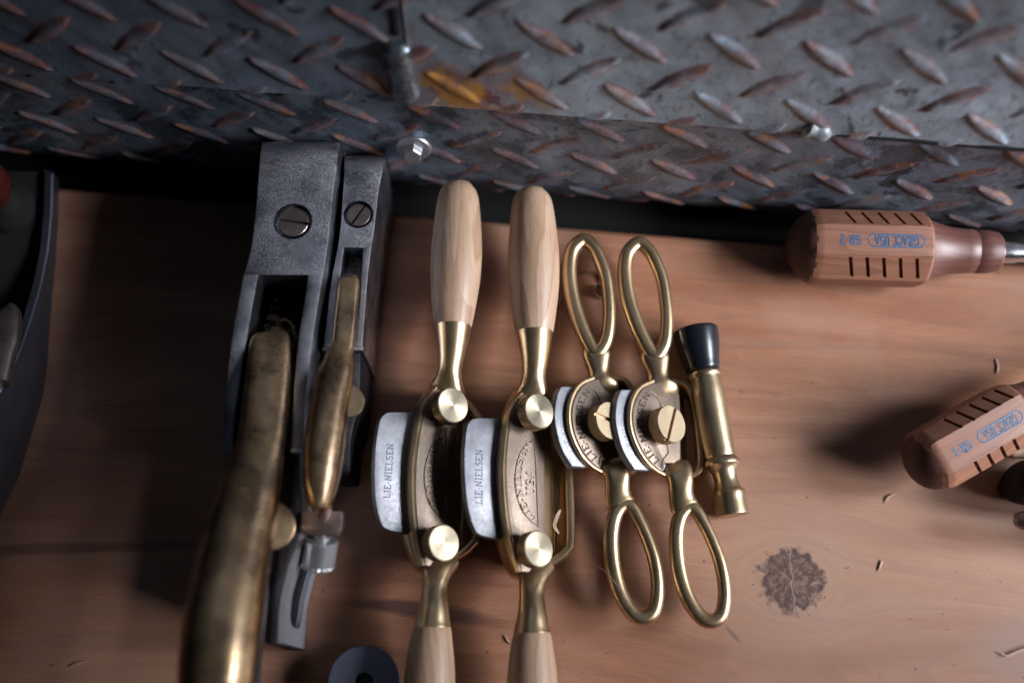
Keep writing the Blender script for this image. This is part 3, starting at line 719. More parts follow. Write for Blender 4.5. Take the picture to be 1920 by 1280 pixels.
    # thumb screws
    for (kx, ky) in ((850, 759), (833, 1017)):
        c = CP.off(1.12).hit(*f(kx, ky)); r = 34.5*cmpx(c)
        k = Mesh(); prof = [(.28, -1.15), (.28, -.62), (r*.86, -.60), (r*.98, -.56), (r, -.5), (r, -.08), (r*.98, -.03)]
        k.add(*lathe(prof, c, n, 110, knurl=(-.56, -.05, .022), cap1=True)); ko = k.make('thumb_screw', BRASS_DARK, t, angle=20)
        fo = c-n*.03
        Vf, Ff = lathe([(r*.975, 0), (r*.93, .03), (r*.02, .034)], Vector((0, 0, 0)), Vector((0, 0, 1)), 64)
        fm_ = bpy.data.meshes.new('screw_face'); fm_.from_pydata([(v*0.01)[:] for v in Vf], [], Ff); fm_.materials.append(KFACE)
        fm_.polygons.foreach_set('use_smooth', [True]*len(Ff)); fm_.set_sharp_from_angle(angle=math.radians(25))
        fobj = bpy.data.objects.new('screw_face', fm_); COL.objects.link(fobj); fobj.parent = ko
        fobj.location = (fo-base)*0.01; fobj.rotation_euler = n.to_track_quat('Z', 'Y').to_euler()
    return t
f1 = lambda x, y: (x, y)
f2 = lambda x, y: (x+137+50*(y-345)/832, y+11)
sp1 = spokeshave(f1, 'wooden handled bronze spokeshave directly right of the steel planes, its cap lettering in shadow', None, 0)
sp2 = spokeshave(f2, 'wooden handled bronze spokeshave overlapped by the first loop handled one, shaving caught in its mouth', None, 1)

# ================================================================== TWO SMALL LOOP HANDLED SPOKESHAVES
def small_shave(f, label, slot_ang, idx):
    base = P(*f(1115, 800), 0)
    t = thing('small_spokeshave', label, 'spokeshave', base, 'small bronze spokeshaves with loop handles')
    ax = (P(*f(1122, 690), 1.6)-P(*f(1158, 900), 1.6)).normalized()
    TH = math.radians(36); side = Vector((ax.y, -ax.x, 0)).normalized(); 
    side0 = Vector((1, 0, 0)); side = (side0*.8+side*.2).normalized()
    n = (Vector((0, 0, 1))*math.cos(TH)+side*math.sin(TH))
    BL = Plane(P(*f(1165, 800), 0.75), n, ax); CP = BL.off(0.28)
    def hoop(pts, z, wpx, name='loop_handle'):
        c = crom([P(*f(p[0], p[1]), z) for p in pts], 7); nn = len(c)
        wc = [wpx[0]/2*cmpx(c[0])]*nn
        return sweep(c, w_cm=[w_*(1+.10*math.sin(2*math.pi*i/nn)) for i, w_ in enumerate(wc)], h=.32, seg=18, expo=2.2)
    M = Mesh(); M.add(*hoop([(1092, 451), (1073, 470), (1067, 505), (1071, 550), (1083, 595), (1100, 637), (1118, 662), (1136, 640), (1142, 600), (1141, 560), (1135, 515), (1120, 475), (1106, 457)], 1.55, [26.5]))
    M.add(*rings(loft([(*f(*p), *r) for p, r in [((1116, 646), (30, 1.5, .16)), ((1117, 652), (46, 1.5, .26)), ((1118, 664), (54, 1.53, .31)), ((1120, 680), (47, 1.5, .34)), ((1122, 700), (40, 1.45, .38)), ((1124, 712), (50, 1.4, .42, 3)), ((1128, 724), (62, 1.3, .42, 3.4)), ((1131, 734), (60, 1.15, .38, 3.4))]], 26, sub=5)))
    M.make('loop_handle', BRASS, t)
    M = Mesh(); M.add(*hoop([(1170, 946), (1154, 965), (1146, 1005), (1149, 1060), (1162, 1110), (1184, 1147), (1207, 1158), (1226, 1144), (1233, 1105), (1228, 1055), (1214, 1010), (1196, 970), (1184, 951)], 1.45, [27]))
    M.add(*rings(loft([(*f(*p), *r) for p, r in [((1150, 868), (50, 1.15, .36, 3.4)), ((1154, 880), (54, 1.3, .42, 3.4)), ((1157, 893), (49, 1.4, .42, 3)), ((1158, 915), (47, 1.45, .38)), ((1160, 932), (51, 1.45, .34)), ((1164, 944), (54, 1.45, .31)), ((1167, 953), (44, 1.42, .26)), ((1168, 958), (28, 1.4, .16))]], 26, sub=5)))
    M.make('loop_handle', BRASS, t)
    # body bed and toe
    M = Mesh(); M.add(*plate([(1110, 712), (1085, 740), (1074, 780), (1082, 828), (1104, 868), (1128, 884), (1160, 880), (1168, 860), (1168, 720), (1150, 708)], BL.off(-.25), .55, .05, fmap=f)); M.make('body', BRASS, t)
    path = crom([P(*f(*p), .45) for p in [(1146, 712), (1168, 716), (1180, 730), (1188, 760), (1194, 830), (1194, 866), (1184, 884), (1165, 890)]], 7, closed=False)
    M = Mesh(); M.add(*sweep(path, w_cm=.17, h=.44, closed=False, seg=14, expo=3)); M.make('toe_frame', BRASS, t)
    # curved blade
    M = Mesh(); M.add(*plate([(1076, 724), (1076, 724), (1053, 724), (1053, 724), (1045, 742), (1040, 775), (1044, 808), (1054, 842), (1073, 874), (1073, 874), (1104, 876), (1104, 876), (1150, 876), (1150, 876), (1150, 728), (1150, 728)], BL, .36, .03, fmap=f))
    b_ = M.make('blade', BLADE, t)
    M = Mesh(); text(M, 'LIE-NIELSEN', path_warp([(1076, 846), (1063, 812), (1060, 776), (1066, 742)], 9), BL, .008, .06, fmap=f); M.make('stamped_name', ETCH_S, b_)
    # cap
    M = Mesh(); M.add(*plate([(1112, 712), (1112, 712), (1094, 722), (1080, 742), (1073, 768), (1074, 796), (1082, 824), (1096, 850), (1112, 868), (1126, 878), (1126, 878), (1130, 862), (1130, 862), (1160, 862), (1160, 862), (1162, 745), (1155, 722), (1144, 714), (1128, 709)], CP, .27, .04, n=7, fmap=f))
    cap = M.make('cap_iron', BRASS_CAST, t)
    q = crom([CP.off(-.10).hit(*f(*p)) for p in [(1111, 709), (1088, 720), (1073, 741), (1066, 768), (1067, 798), (1076, 828), (1090, 854), (1108, 873), (1126, 884)]], 7, closed=False)
    M = Mesh(); M.add(*sweep(q, w_cm=.09, h=.14, closed=False, seg=12, expo=3, up=n)); M.make('cap_rim', BRASS, cap)
    em = Mesh()
    pth = [CP.hit(*f(*p)) for p in crom([(1104, 726), (1116, 734), (1124, 748), (1126, 760)], 6, closed=False)]
    em.add(*sweep(pth, w_cm=.03, h=.04, closed=False, seg=8, up=n))
    pth = [CP.hit(*f(*p)) for p in crom([(1134, 826), (1136, 842), (1126, 856), (1123, 870)], 6, closed=False)]
    em.add(*sweep(pth, w_cm=.03, h=.04, closed=False, seg=8, up=n)); em.make('raised_rib', BRASS_CAST, cap)
    em = Mesh(); text(em, 'LIE-NIELSEN', path_warp([(1120, 858), (1104, 838), (1094, 808), (1091, 776), (1097, 750), (1108, 734)], 11), CP, .004, .085, fmap=f)
    em.make('stamped_name', ETCH_B, cap)
    # slotted thumb screw: knurled drum, two half discs either side of a slot
    c = CP.off(1.0).hit(*f(1145, 788)); r = 35.5*cmpx(c)
    k = Mesh(); k.add(*lathe([(.36, -1.0), (.40, -.9), (.34, -.75), (.34, -.66), (r*.9, -.64), (r, -.58), (r, -.16)], c, n, 110, knurl=(-.6, -.1, .022)))
    # slot
    sd = Plane(c, n, ax); a = slot_ang; d = Vector((math.cos(a), math.sin(a))); pr = Vector((-d.y, d.x)); hw = .075
    for sg in (1, -1):
        a0 = math.asin(hw/r); pts = []
        for j in range(25):
            an = a0+(math.pi-2*a0)*j/24
            pts.append(d*(r*math.cos(an))+pr*(sg*r*math.sin(an)))
        k.add(*rings([[sd.to3(p, -.17) for p in pts], [sd.to3(p, -.03) for p in pts], [sd.to3(p*.975+pr*sg*.006, 0) for p in pts]]))
    k.make('thumb_screw', BRASS_TURNED, t, angle=20)
    return t
g1 = lambda x, y: (x, y)
g2 = lambda x, y: (x+103+24*(y-450)/700, y+6)
small_shave(g1, 'loop handled bronze spokeshave nearest the wooden handled pair, its screw partly covered', math.radians(160), 0)
small_shave(g2, 'loop handled bronze spokeshave lying against the black capped brass tool, whole screw in view', math.radians(62), 1)

# ================================================================== BRASS TOOL WITH BLACK CAP
t = thing('brass_handle', 'turned brass tool handle with a black plastic cap beside the loop handled spokeshaves', 'tool handle', P(1345, 800, 0))
cr = [(1303, 616, 66, 1.05, None), (1303, 618, 80, 1.05, None), (1304, 624, 85, 1.05, None), (1309, 650, 80, 1.03, None), (1315, 680, 68, 1.0, None), (1318, 694, 62, 1.0, None), (1318, 696, 50, 1.0, None)]
M = Mesh(); hax = (P(1374, 967, .82)-P(1303, 616, 1.05)).normalized(); M.add(*rings(loft(cr, 40, sub=4, tangent=hax))); M.make('cap', BLACKCAP, t)
br = [(1319, 695, 50, 1.0, None), (1320, 698, 60, 1.0, None), (1321, 703, 64, 1.0, None), (1322, 709, 60, 1.0, None), (1323, 712, 58, 1.0, None), (1328, 740, 62, .98, None), (1335, 780, 62, .95, None),
      (1343, 820, 60, .92, None), (1350, 852, 58, .9, None), (1351, 857, 56, .9, None), (1352, 860, 60, .9, None), (1353, 865, 66, .9, None), (1355, 871, 66, .9, None), (1356, 876, 56, .9, None),
      (1358, 884, 48, .88, None), (1361, 900, 44, .86, None), (1364, 914, 50, .85, None), (1365, 919, 55, .85, None), (1366, 921, 60, .84, None), (1367, 926, 62, .84, None), (1369, 940, 62, .83, None), (1373, 962, 64, .82, None), (1374, 966, 62, .82, None), (1374, 967, 50, .82, None)]
M = Mesh(); M.add(*rings(loft(br, 44, sub=3, tangent=hax))); M.make('shank', BRASS_TURNED, t)

# ================================================================== SCREWDRIVERS
def octo(rot, w=.4142):
    v = [(1, w), (w, 1), (-w, 1), (-1, w), (-1, -w), (-w, -1), (w, -1), (1, -w)]; c, s = math.cos(rot), math.sin(rot)
    return [(x*c-y*s, x*s+y*c) for x, y in v]
def bool_cut(o, cutters):
    for c in cutters:
        md = o.modifiers.new('cut', 'BOOLEAN'); md.operation = 'DIFFERENCE'; md.solver = 'EXACT'; md.object = c
    dg = bpy.context.evaluated_depsgraph_get(); dg.update()
    me = bpy.data.meshes.new_from_object(o.evaluated_get(dg)); o.modifiers.clear(); o.data = me
    me.polygons.foreach_set('use_smooth', [True]*len(me.polygons)); me.set_sharp_from_angle(angle=math.radians(25))
    for c in cutters: bpy.data.objects.remove(c)
def boxmesh(c, ex, ey, ez):
    V = [c+ex*a+ey*b+ez*d for a in (-1, 1) for b in (-1, 1) for d in (-1, 1)]
    return V, [(0, 1, 3, 2), (4, 6, 7, 5), (0, 4, 5, 1), (2, 3, 7, 6), (0, 2, 6, 4), (1, 5, 7, 3)]
def screwdriver(name, label, a, b, zax, r, dome_len, body_len, rot, code, grain, total, tint, wide=.4142):
    """a, b: pixels on the axis (butt, towards the blade) at height zax"""
    A = P(*a, zax); Bp = P(*b, zax); ax = (Bp-A).normalized(); up = Vector((0, 0, 1)); s = ax.cross(up).normalized(); up = s.cross(ax).normalized()
    t = thing(name, label, 'screwdriver', Vector((A.x, A.y, 0)), 'wooden handled screwdrivers')
    W = wood('screwdriver_beech_'+code, *tint, grain, 0.5, 0.10, 1.4, 0.30)
    W2 = wood('screwdriver_neck_'+code, (0.17, 0.07, 0.055), (0.12, 0.048, 0.038), (0.08, 0.03, 0.025), grain, 0.42, 0.10, 1.4, 0.30)
    sh = octo(rot, wide)
    def oring(x, rr, k=1.0, rnd=0.0):
        out = []
        for i in range(8):
            p0 = Vector(sh[i]); p1 = Vector(sh[(i+1) % 8])
            for j in range(5):
                q = p0.lerp(p1, j/5); c_ = q.normalized()*1.03; q = q.lerp(c_, rnd); out.append(A+ax*x+(s*q.x+up*q.y)*rr)
        return out
    # faceted grip
    M = Mesh(); M.add(*rings([oring(dome_len*.5, r*.80, rnd=.3), oring(dome_len*.72, r*.955, rnd=.1), oring(dome_len*.9, r*.995), oring(dome_len, r), oring(body_len-.25, r), oring(body_len, r*.985, rnd=.3), oring(body_len+.12, r*.93, rnd=.8)]))
    grip = M.make('grip', W, t, angle=18)
    # grooves: slanted saw cuts on every facet edge pair
    cut = []
    for fi in range(8):
        mid = (Vector(sh[fi])+Vector(sh[(fi+1) % 8]))/2
        if mid.y < -0.3 or fi % 2 == MAINF % 2: continue
        nrm = (s*mid.x+up*mid.y).normalized(); tang = ax.cross(nrm)
        for k in range(5):
            cx = dome_len+(body_len-dome_len)*(0.26+0.155*k)
            c = A+ax*cx+nrm*(r*1.0)
            M = Mesh(); M.add(*boxmesh(c, (ax*0.08).copy(), (tang*.32*r+ax*0.13), nrm*.22)); cut.append(M.make('cutter', DARKWOOD, base=A))
    bool_cut(grip, cut)
    # stained dome on the butt
    dm = []
    for k in range(11):
        q = k/10*math.pi/2; dm.append((math.sin(q)*r*.985, dome_len*(1-math.cos(q))))
    M = Mesh(); rs = []
    for (rr, x) in dm: rs.append(oring(max(x, 0), max(rr, .01), rnd=.95-.95*(x/dome_len)**3))
    rs.append(oring(dome_len+.3, r*.95, rnd=0))
    M.add(*rings(rs)); M.make('stained_butt', DARKWOOD, grip)
    # turned neck
    pr = [(r*.92, body_len), (r*.93, body_len+.1), (r*.85, body_len+.35), (r*.74, body_len+.8), (r*.66, body_len+1.4), (r*.63, body_len+1.9), (r*.62, body_len+2.3), (r*.595, body_len+2.36), (r*.595, body_len+2.42), (r*.62, body_len+2.5), (r*.61, body_len+3.0), (r*.56, body_len+3.4), (r*.46, body_len+3.55), (r*.3, body_len+3.64)]
    M = Mesh(); M.add(*lathe(pr, A, ax, 40)); M.make('neck', W2, t)
    M = Mesh(); M.add(*lathe([(r*.30, body_len+3.4), (r*.30, body_len+4.2), (r*.27, body_len+4.4), (r*.27, total-1.2), (r*.30, total-.8), (r*.16, total)], A, ax, 32)); M.make('shaft', CHROME, t)
    # printing on the main facet
    mid = (Vector(sh[MAINF])+Vector(sh[(MAINF+1) % 8]))/2; nrm = (s*mid.x+up*mid.y).normalized()
    FP = Plane(A+nrm*r, nrm, ax)
    return t, grip, FP, A, ax, s
MAINF = 1
# octagon face index 1 spans 67.5..112.5 degrees: faces up; rot tips it
tA = ((0.30, 0.135, 0.085), (0.25, 0.11, 0.068), (0.16, 0.065, 0.04))
t1, grip1, FP1, A1, ax1, s1 = screwdriver('screwdriver', 'fat wooden screwdriver lying along the foot of the steel plate, printed SR-2', (1475, 462), (1890, 473), 1.75, 1.60, 1.35, 6.05, math.radians(-9), 'two', 0.0, 22, tA)
t2, grip2, FP2, A2, ax2, s2_ = screwdriver('screwdriver', 'slimmer wooden screwdriver slanting in from the right edge, printed SR-1', (1706, 884), (1915, 764), 2.3, 1.32, 1.15, 5.35, math.radians(-10), 'one', math.radians(-30), 20, tA, .56)
def facet_print(FP, A, ax, grip, code, x0, x1, x2, x3, hgt, ysh):
    """oval badge from x1..x0 and the size code x3..x2 (cm from the butt), read from the blade end"""
    s_ = FP.s; 
    class W_:
        n = FP.n
        @staticmethod
        def hit(x, y): return A+ax*x+FP.n*((FP.p0-A).dot(FP.n))+side_*y
    side_ = FP.n.cross(ax).normalized()           # across the facet
    if side_.y > 0: side_ = -side_                # letter tops point at the viewer
    M = Mesh()
    def wp(xa, xb, h_): return lambda tx, ty: (xa+(xb-xa)*tx, ysh+h_*(ty-.5))
    text(M, 'GRACE USA', wp(x0-.28, x1+.28, hgt*.70), W_, .008, .125)
    n = 60; pts = []
    rr = hgt/2
    oval = [Vector((x0-rr+rr*math.cos(a), rr*math.sin(a))) for a in np.linspace(-math.pi/2, math.pi/2, 16)]+[Vector((x1+rr-rr*math.cos(a), -rr*math.sin(a)*-1)) for a in np.linspace(math.pi/2, -math.pi/2, 16)]
    path = [W_.hit(p.x, p.y+ysh)+FP.n*.002 for p in oval]
    M.add(*sweep(path, w_cm=.034, h=.008, closed=True, seg=6, up=FP.n))
    text(M, code, wp(x2, x3, hgt*.70), W_, .008, .125)
    M.make('printed_mark', BLUE, grip)
facet_print(FP1, A1, ax1, grip1, 'SR-2', 5.70, 3.22, 2.88, 1.98, .56, 0.02)
facet_print(FP2, A2, ax2, grip2, 'SR-1', 4.95, 2.75, 2.35, 1.50, .52, 0.02)

# third tool coming in from the right edge, only its tip and a sliver of its handle show
t = thing('steel_tool', 'dark steel tool tip poking in at the right edge below the slanting screwdriver', 'tool', P(1930, 975, 0))
M = Mesh(); M.add(*rings(loft([(1902, 972, 4, 2.2, None), (1904, 972, 22, 2.2, None), (1912, 974, 32, 2.2, None), (1930, 978, 38, 2.2, None), (1990, 990, 40, 2.0, None), (2080, 1010, 40, 1.2, None)], 24))); M.make('tip', SCREW, t)
M = Mesh(); M.add(*rings(loft([(2075, 1009, 60, 1.3, None), (2085, 1011, 80, 1.3, None), (2250, 1045, 84, 1.3, None), (2270, 1050, 40, 1.3, None)], 24))); M.make('handle', GAP, t)
t = thing('brown_tool', 'brown wooden tool end peeping out under the slanting screwdriver', 'tool', P(1930, 850, 0))
M = Mesh(); M.add(*rings(loft([(1886, 852, 4, 1.2, None), (1892, 850, 14, 1.2, None), (1905, 848, 22, 1.2, None), (1960, 838, 40, 1.2, .4), (2080, 810, 44, 1.2, .5)], 20))); M.make('handle', CHERRY, t)
M = Mesh(); M.add(*rings(loft([(1892, 905, 20, 1.4, 1.3), (1905, 905, 70, 1.4, 1.38), (1960, 905, 96, 1.4, 1.38), (2060, 915, 90, 1.4, 1.3)], 24))); M.make('black_body', GAP, t)  # near-black rounded body next to the brown end

# ================================================================== SMALL STEEL SHOULDER PLANE
t = thing('small_shoulder_plane', 'narrow steel shoulder plane with bronze lever cap between the big plane and the spokeshaves', 'hand plane', P(690, 600, 0), 'steel shoulder planes')
M = Mesh()
z5 = 5.0
M.add_bar(bar([(646, 721, 292, 3.7, 0), (646, 720, 295, 4.2, 0), (645, 720, 301, 4.6, 0), (645, 719, 311, 4.86, 0), (645, 717, 324, z5, 0), (643, 710, 357, z5, 0), (638, 702, 427, z5, 0), (633, 696, 464, z5, 0)], cap1=True))
body = M.make('nose_block', STEEL, t, mats=[STEEL, WORN])
cb = P(672, 402, z5); rr = 28*cmpx(cb)
C = Mesh(); C.add(*lathe([(rr, -.35), (rr, .3)], cb, Vector((0, 0, 1)), 48)); cut = [C.make('cutter', BLACKED, base=cb)]
bool_cut(body, cut)
M = Mesh()
M.add_bar(bar([(633, 645, 464, z5, 0), (620, 636, 533, z5-.05, 0), (613, 630, 591, z5-.1, 0), (606, 625, 650, z5-.2, 0)], .05))
M.add_bar(bar([(681, 696, 464, z5, 0), (678, 690, 513, z5, 0), (673, 685, 572, z5-.1, 0), (664, 679, 650, z5-.2, 0)], .05))
M.add_bar(bar([(604, 681, 649, z5-.28, 3.6), (603, 680, 656, z5-.30, 3.6)], .05))
M.make('cheeks', STEEL, t, mats=[STEEL, WORN])
M = Mesh(); M.add(*bar([(612, 676, 657, 4.2, 0), (606, 676, 700, 4.1, 0), (594, 672, 760, 3.9, 0), (584, 659, 820, 3.6, 0), (577, 656, 880, 3.0, 0), (575, 652, 890, 2.6, 0)], .09)); M.make('body', BLACKED, t)
M = Mesh(); M.add(*bar([(644, 682, 464, 3.6, 2.2), (640, 680, 530, 4.6, 3.0)], .03)); M.make('iron', STEEL_EDGE, t)
def screw(c, r, slot, m, t, name='screw'):
    M = Mesh(); M.add(*lathe([(r, -.4), (r, -.16)], c, Vector((0, 0, 1)), 40))
    d = Vector((math.cos(slot), math.sin(slot), 0)); pr = Vector((-d.y, d.x, 0)); hw = .055*r/.5
    for sg in (1, -1):
        a0 = math.asin(hw/r); pts = [c+d*(r*math.cos(a0+(math.pi-2*a0)*j/20))+pr*(sg*r*math.sin(a0+(math.pi-2*a0)*j/20)) for j in range(21)]
        M.add(*rings([[p-Vector((0, 0, .17)) for p in pts], [p-Vector((0, 0, .03)) for p in pts], [(p-c)*.95+c for p in pts]]))
    return M.make(name, m, t, angle=25)
screw(cb-Vector((0, 0, .05)), 22*cmpx(cb), math.radians(58), SCREW, t)
lc = [(655, 524, 24, 5.22, .14, 3), (655, 528, 38, 5.28, .24, 3.4), (652, 560, 40, 5.4, .28, 3.6), (648, 600, 41, 5.5, .30, 3.6), (643, 648, 42, 5.6, .32, 3.2), (637, 668, 52, 5.7, .42, 2.4), (629, 705, 68, 5.9, .60), (618, 760, 72, 6.1, .75), (611, 810, 76, 6.25, .82), (605, 860, 76, 6.3, .84), (601, 905, 68, 6.3, .78), (600, 940, 48, 6.25, .62), (599, 956, 30, 6.2, .45), (599, 966, 5, 6.2, .1)]
M = Mesh(); M.add(*rings(loft(lc, 36, sub=4))); M.make('lever_cap', BRASS_DUSTY, t)
c = P(650, 752, 4.9); M = Mesh(); M.add(*lathe([(.70, -.25), (.72, -.2), (.72, .1), (.66, .16)], c, Vector((.25, 0, 1)), 90, knurl=(-.21, .11, .02))); M.make('lever_screw', BRASS_TURNED, t)
M = Mesh(); M.add(*bar([(566, 642, 958, 5.0, 4.3), (564, 642, 975, 5.0, 4.3), (564, 641, 990, 5.0, 4.4), (574, 634, 1002, 4.95, 4.45)], .06)); M.make('adjuster_bracket', SCREW, t)
kx = P(603, 1006, 4.5); ky = P(594, 1062, 3.9); kax = (ky-kx).normalized(); kl = (ky-kx).length
M = Mesh(); prof = [(.35, -.1), (.35, .05), (.62, .08)]+[(.70, .14+i*.085) for i in range(12)]+[(.70, 1.18), (.66, 1.26), (.42, 1.27), (.36, 1.0), (.2, .95)]
M.add(*lathe(prof, kx, kax, 44, knurl=(.13, 1.12, .055, 1))); M.make('adjuster_knob', KNURL, t, angle=15)
M = Mesh(); M.add(*lathe([(.22, -2.2), (.22, .1)], kx, kax, 20)); M.make('adjuster_rod', SCREW, t)

# ================================================================== LARGE STEEL SHOULDER PLANE
t = thing('large_shoulder_plane', 'wide steel shoulder plane with long bulging bronze lever cap, left of the narrow one', 'hand plane', P(560, 700, 0), 'steel shoulder planes')
Z = 6.0
M = Mesh()
M.add_bar(bar([(491, 636, 266, 4.5, 0), (490, 636, 270, 5.1, 0), (489, 635, 277, 5.5, 0), (487, 634, 287, 5.78, 0), (486, 632, 302, 5.94, 0), (485, 631, 318, Z, 0), (483, 627, 338, Z, 0), (478, 620, 404, Z, 0), (469, 613, 470, Z, 0), (456, 606, 515, Z, 0)], .07))
nose = M.make('nose_block', STEEL, t, mats=[STEEL, WORN])
cb = P(549, 415, Z); rr = 36.5*cmpx(cb)
C = Mesh(); C.add(*lathe([(rr, -.35), (rr, .3)], cb, Vector((0, 0, 1)), 56)); bool_cut(nose, [C.make('cutter', BLACKED, base=cb)])
screw(cb-Vector((0, 0, .06)), 29*cmpx(cb), math.radians(-8), SCREW, t)
M = Mesh()
M.add_bar(bar([(456, 484, 515, Z, 0), (449, 477, 552, Z, 0), (435, 463, 630, Z, 0), (424, 449, 720, Z-.1, 0), (419, 440, 790, Z-.2, 0), (420, 436, 850, Z-.4, 0)], .06))
M.add_bar(bar([(577, 606, 515, Z, 0), (573, 599, 552, Z, 0), (560, 587, 630, Z, 0), (552, 575, 720, Z-.1, 0), (548, 571, 790, Z-.15, 0), (545, 569, 840, Z-.2, 0)], .06))
M.make('cheeks', STEEL, t, mats=[STEEL, WORN])
M = Mesh(); M.add(*bar([(543, 570, 841, Z-.15, Z-.6), (543, 570, 847, Z-.15, Z-.6)], .05)); M.make('cheek_lip', STEEL_EDGE, t)
M = Mesh(); M.add(*bar([(456, 606, 514, 1.6, 0), (430, 575, 840, 1.6, 0)], .05)); M.make('mouth_floor', BLACKED, t)
# tail with a slotted steel side
tail = [(545, 569, 850, 4.9, 0), (545, 570, 928, 4.85, 0), (528, 564, 1007, 4.8, 0), (520, 546, 1060, 4.75, 0), (508, 533, 1110, 4.7, 0), (503, 528, 1150, 4.7, 0), (500, 526, 1206, 4.7, 0)]
M = Mesh(); M.add(*bar([(a, b-6, c_, z_, zz_) for a, b, c_, z_, zz_ in tail], .08)); M.make('tail', BLACKED, t)
# side plate: outline along y and z, ring round the recess
yy = [P(b, c_, z_) for a, b, c_, z_, zz_ in tail]
def side_x(y):
    for i in range(len(yy)-1):
        if yy[i].y >= y >= yy[i+1].y:
            k = (yy[i].y-y)/(yy[i].y-yy[i+1].y); return yy[i].x+(yy[i+1].x-yy[i].x)*k
    return yy[0].x if y > yy[0].y else yy[-1].x
y_top, y_bot = yy[0].y, yy[-1].y
N2 = 64
cy, cz = (y_bot+.5+ (y_bot+5.0))/2, 2.35
outer, inner = [], []
for i in range(N2):
    a = 2*math.pi*i/N2; ca, sa = math.cos(a), math.sin(a)
    iy = 2.0*math.copysign(abs(ca)**(2/3.5), ca); iz = 1.35*math.copysign(abs(sa)**(2/3.5), sa)*(1.0-.22*ca)
    inner.append((y_bot+.75+2.0+iy, 2.2+iz))
    m_ = max(abs(ca), abs(sa)); qy = ca/m_; qz = sa/m_
    outer.append(((y_bot+.02) if qy < -.999 else ((y_top-.05) if qy > .999 else (y_bot+(y_top-y_bot)*(.5+.5*qy))), 2.33+2.31*qz))
def sp(q, o_): return Vector((side_x(q[0])+o_, q[0], q[1]))
rs = [[sp(q, -.12) for q in inner], [sp(q, .10) for q in inner], [sp(((q[0]-cy)*1.04+cy, (q[1]-2.2)*1.06+2.2), .13) for q in inner], [sp(q, .13) for q in outer], [sp(q, -.12) for q in outer]]
M = Mesh(); M.add(*rings(rs, cap0=False, cap1=False)); M.make('slotted_side', SIDE, t)
lc = [(508, 628, 40, 5.6, .22, 2.6), (508, 634, 74, 5.65, .38, 3.2), (506, 680, 82, 5.9, .52, 3.0), (500, 740, 86, 6.15, .56, 2.8), (494, 800, 88, 6.35, .60, 2.6), (486, 845, 92, 6.6, .66, 2.4), (477, 880, 104, 6.8, .8), (464, 930, 118, 7.1, 1.0), (450, 990, 130, 7.4, 1.15), (437, 1050, 138, 7.7, 1.28), (426, 1110, 144, 7.95, 1.35), (417, 1170, 148, 8.15, 1.4), (410, 1240, 148, 8.3, 1.4), (404, 1310, 138, 8.4, 1.3), (400, 1370, 110, 8.4, 1.05), (398, 1405, 60, 8.4, .6), (398, 1418, 6, 8.4, .1)]
M = Mesh(); M.add(*rings(loft(lc, 44, sub=4))); M.make('lever_cap', BRASS_DUSTY, t)
c = P(508, 985, 5.9); r = 47*cmpx(c)
M = Mesh(); M.add(*lathe([(r*.95, -.42), (r, -.36), (r, -.04), (r*.95, .03), (r*.9, .05)], c, Vector((.22, .0, 1)), 110, knurl=(-.37, -.03, .02))); M.make('lever_screw', BRASS_DUSTY, t)
M = Mesh(); M.add(*bar([(484, 500, 860, 5.0, 4.6), (450, 500, 1100, 5.6, 5.2), (440, 490, 1205, 5.9, 5.6), (430, 483, 1300, 6.2, 5.9), (425, 480, 1420, 6.4, 6.1)], .04)); M.make('iron', STEEL_EDGE, t)

# shavings packed in the mouth
def ribbon(M, pts, wid, thick=.012, twist=0.0):
    c = crom(pts, 8, closed=False); n = len(c); rs = []
    for i, p in enumerate(c):
        tg = (c[min(i+1, n-1)]-c[max(i-1, 0)]).normalized(); a = twist*i/n
        up = Vector((math.sin(a), 0, math.cos(a))); s = tg.cross(up)
        s = s.normalized() if s.length > .05 else Vector((0, 1, 0)); u = s.cross(tg).normalized(); ww = wid*math.sin(math.pi*(i+.7)/(n+.7))**.5
        rs.append([p-s*ww-u*thick, p+s*ww-u*thick, p+s*ww+u*thick, p-s*ww+u*thick])
    M.add(*rings(rs))
rnd = random.Random(5); M = Mesh()
for k in range(16):
    x = rnd.uniform(486, 555); y = rnd.uniform(545, 640); z = rnd.uniform(2.2, 4.0); p = P(x, y, z)
    a = rnd.uniform(0, 6.28); pts = []; r0 = rnd.uniform(.25, .6)
    for j in range(6):
        an = a+j*rnd.uniform(.6, 1.1); rr_ = r0*(1-.1*j); pts.append(p+Vector((math.cos(an)*rr_, math.sin(an)*rr_, j*.12-.2)))
    ribbon(M, pts, rnd.uniform(.07, .20), .004, 2.5)
o = M.make('shavings', SHAVE, base=P(515, 590, 0)); tag(o, 'tangle of thin curled shavings inside the mouth of the large shoulder plane', None, None, 'stuff')

# ================================================================== BENCH PLANE AT THE LEFT EDGE
t = thing('bench_plane', 'bench plane at the left edge with a dark bed and curved steel side', 'hand plane', P(-60, 600, 0))
rows = [(96, 318, .6), (99, 326, .8), (97, 400, .8), (90, 470, .96), (78, 530, 1.3), (61, 590, 1.98), (41, 650, 2.8), (20, 700, 3.46), (-20, 770, 4.3), (-60, 850, 4.9), (-100, 930, 4.9), (-150, 1030, 4.9)]
rs = []
for (x, y, z) in rows:
    R_ = P(x, y, z); w_ = .42
    rs.append([Vector((R_.x-w_+.06, R_.y, z)), Vector((R_.x-.06, R_.y, z)), Vector((R_.x, R_.y, z-.06)), Vector((R_.x, R_.y, 0)), Vector((R_.x-w_, R_.y, 0)), Vector((R_.x-w_, R_.y, z-.06))])
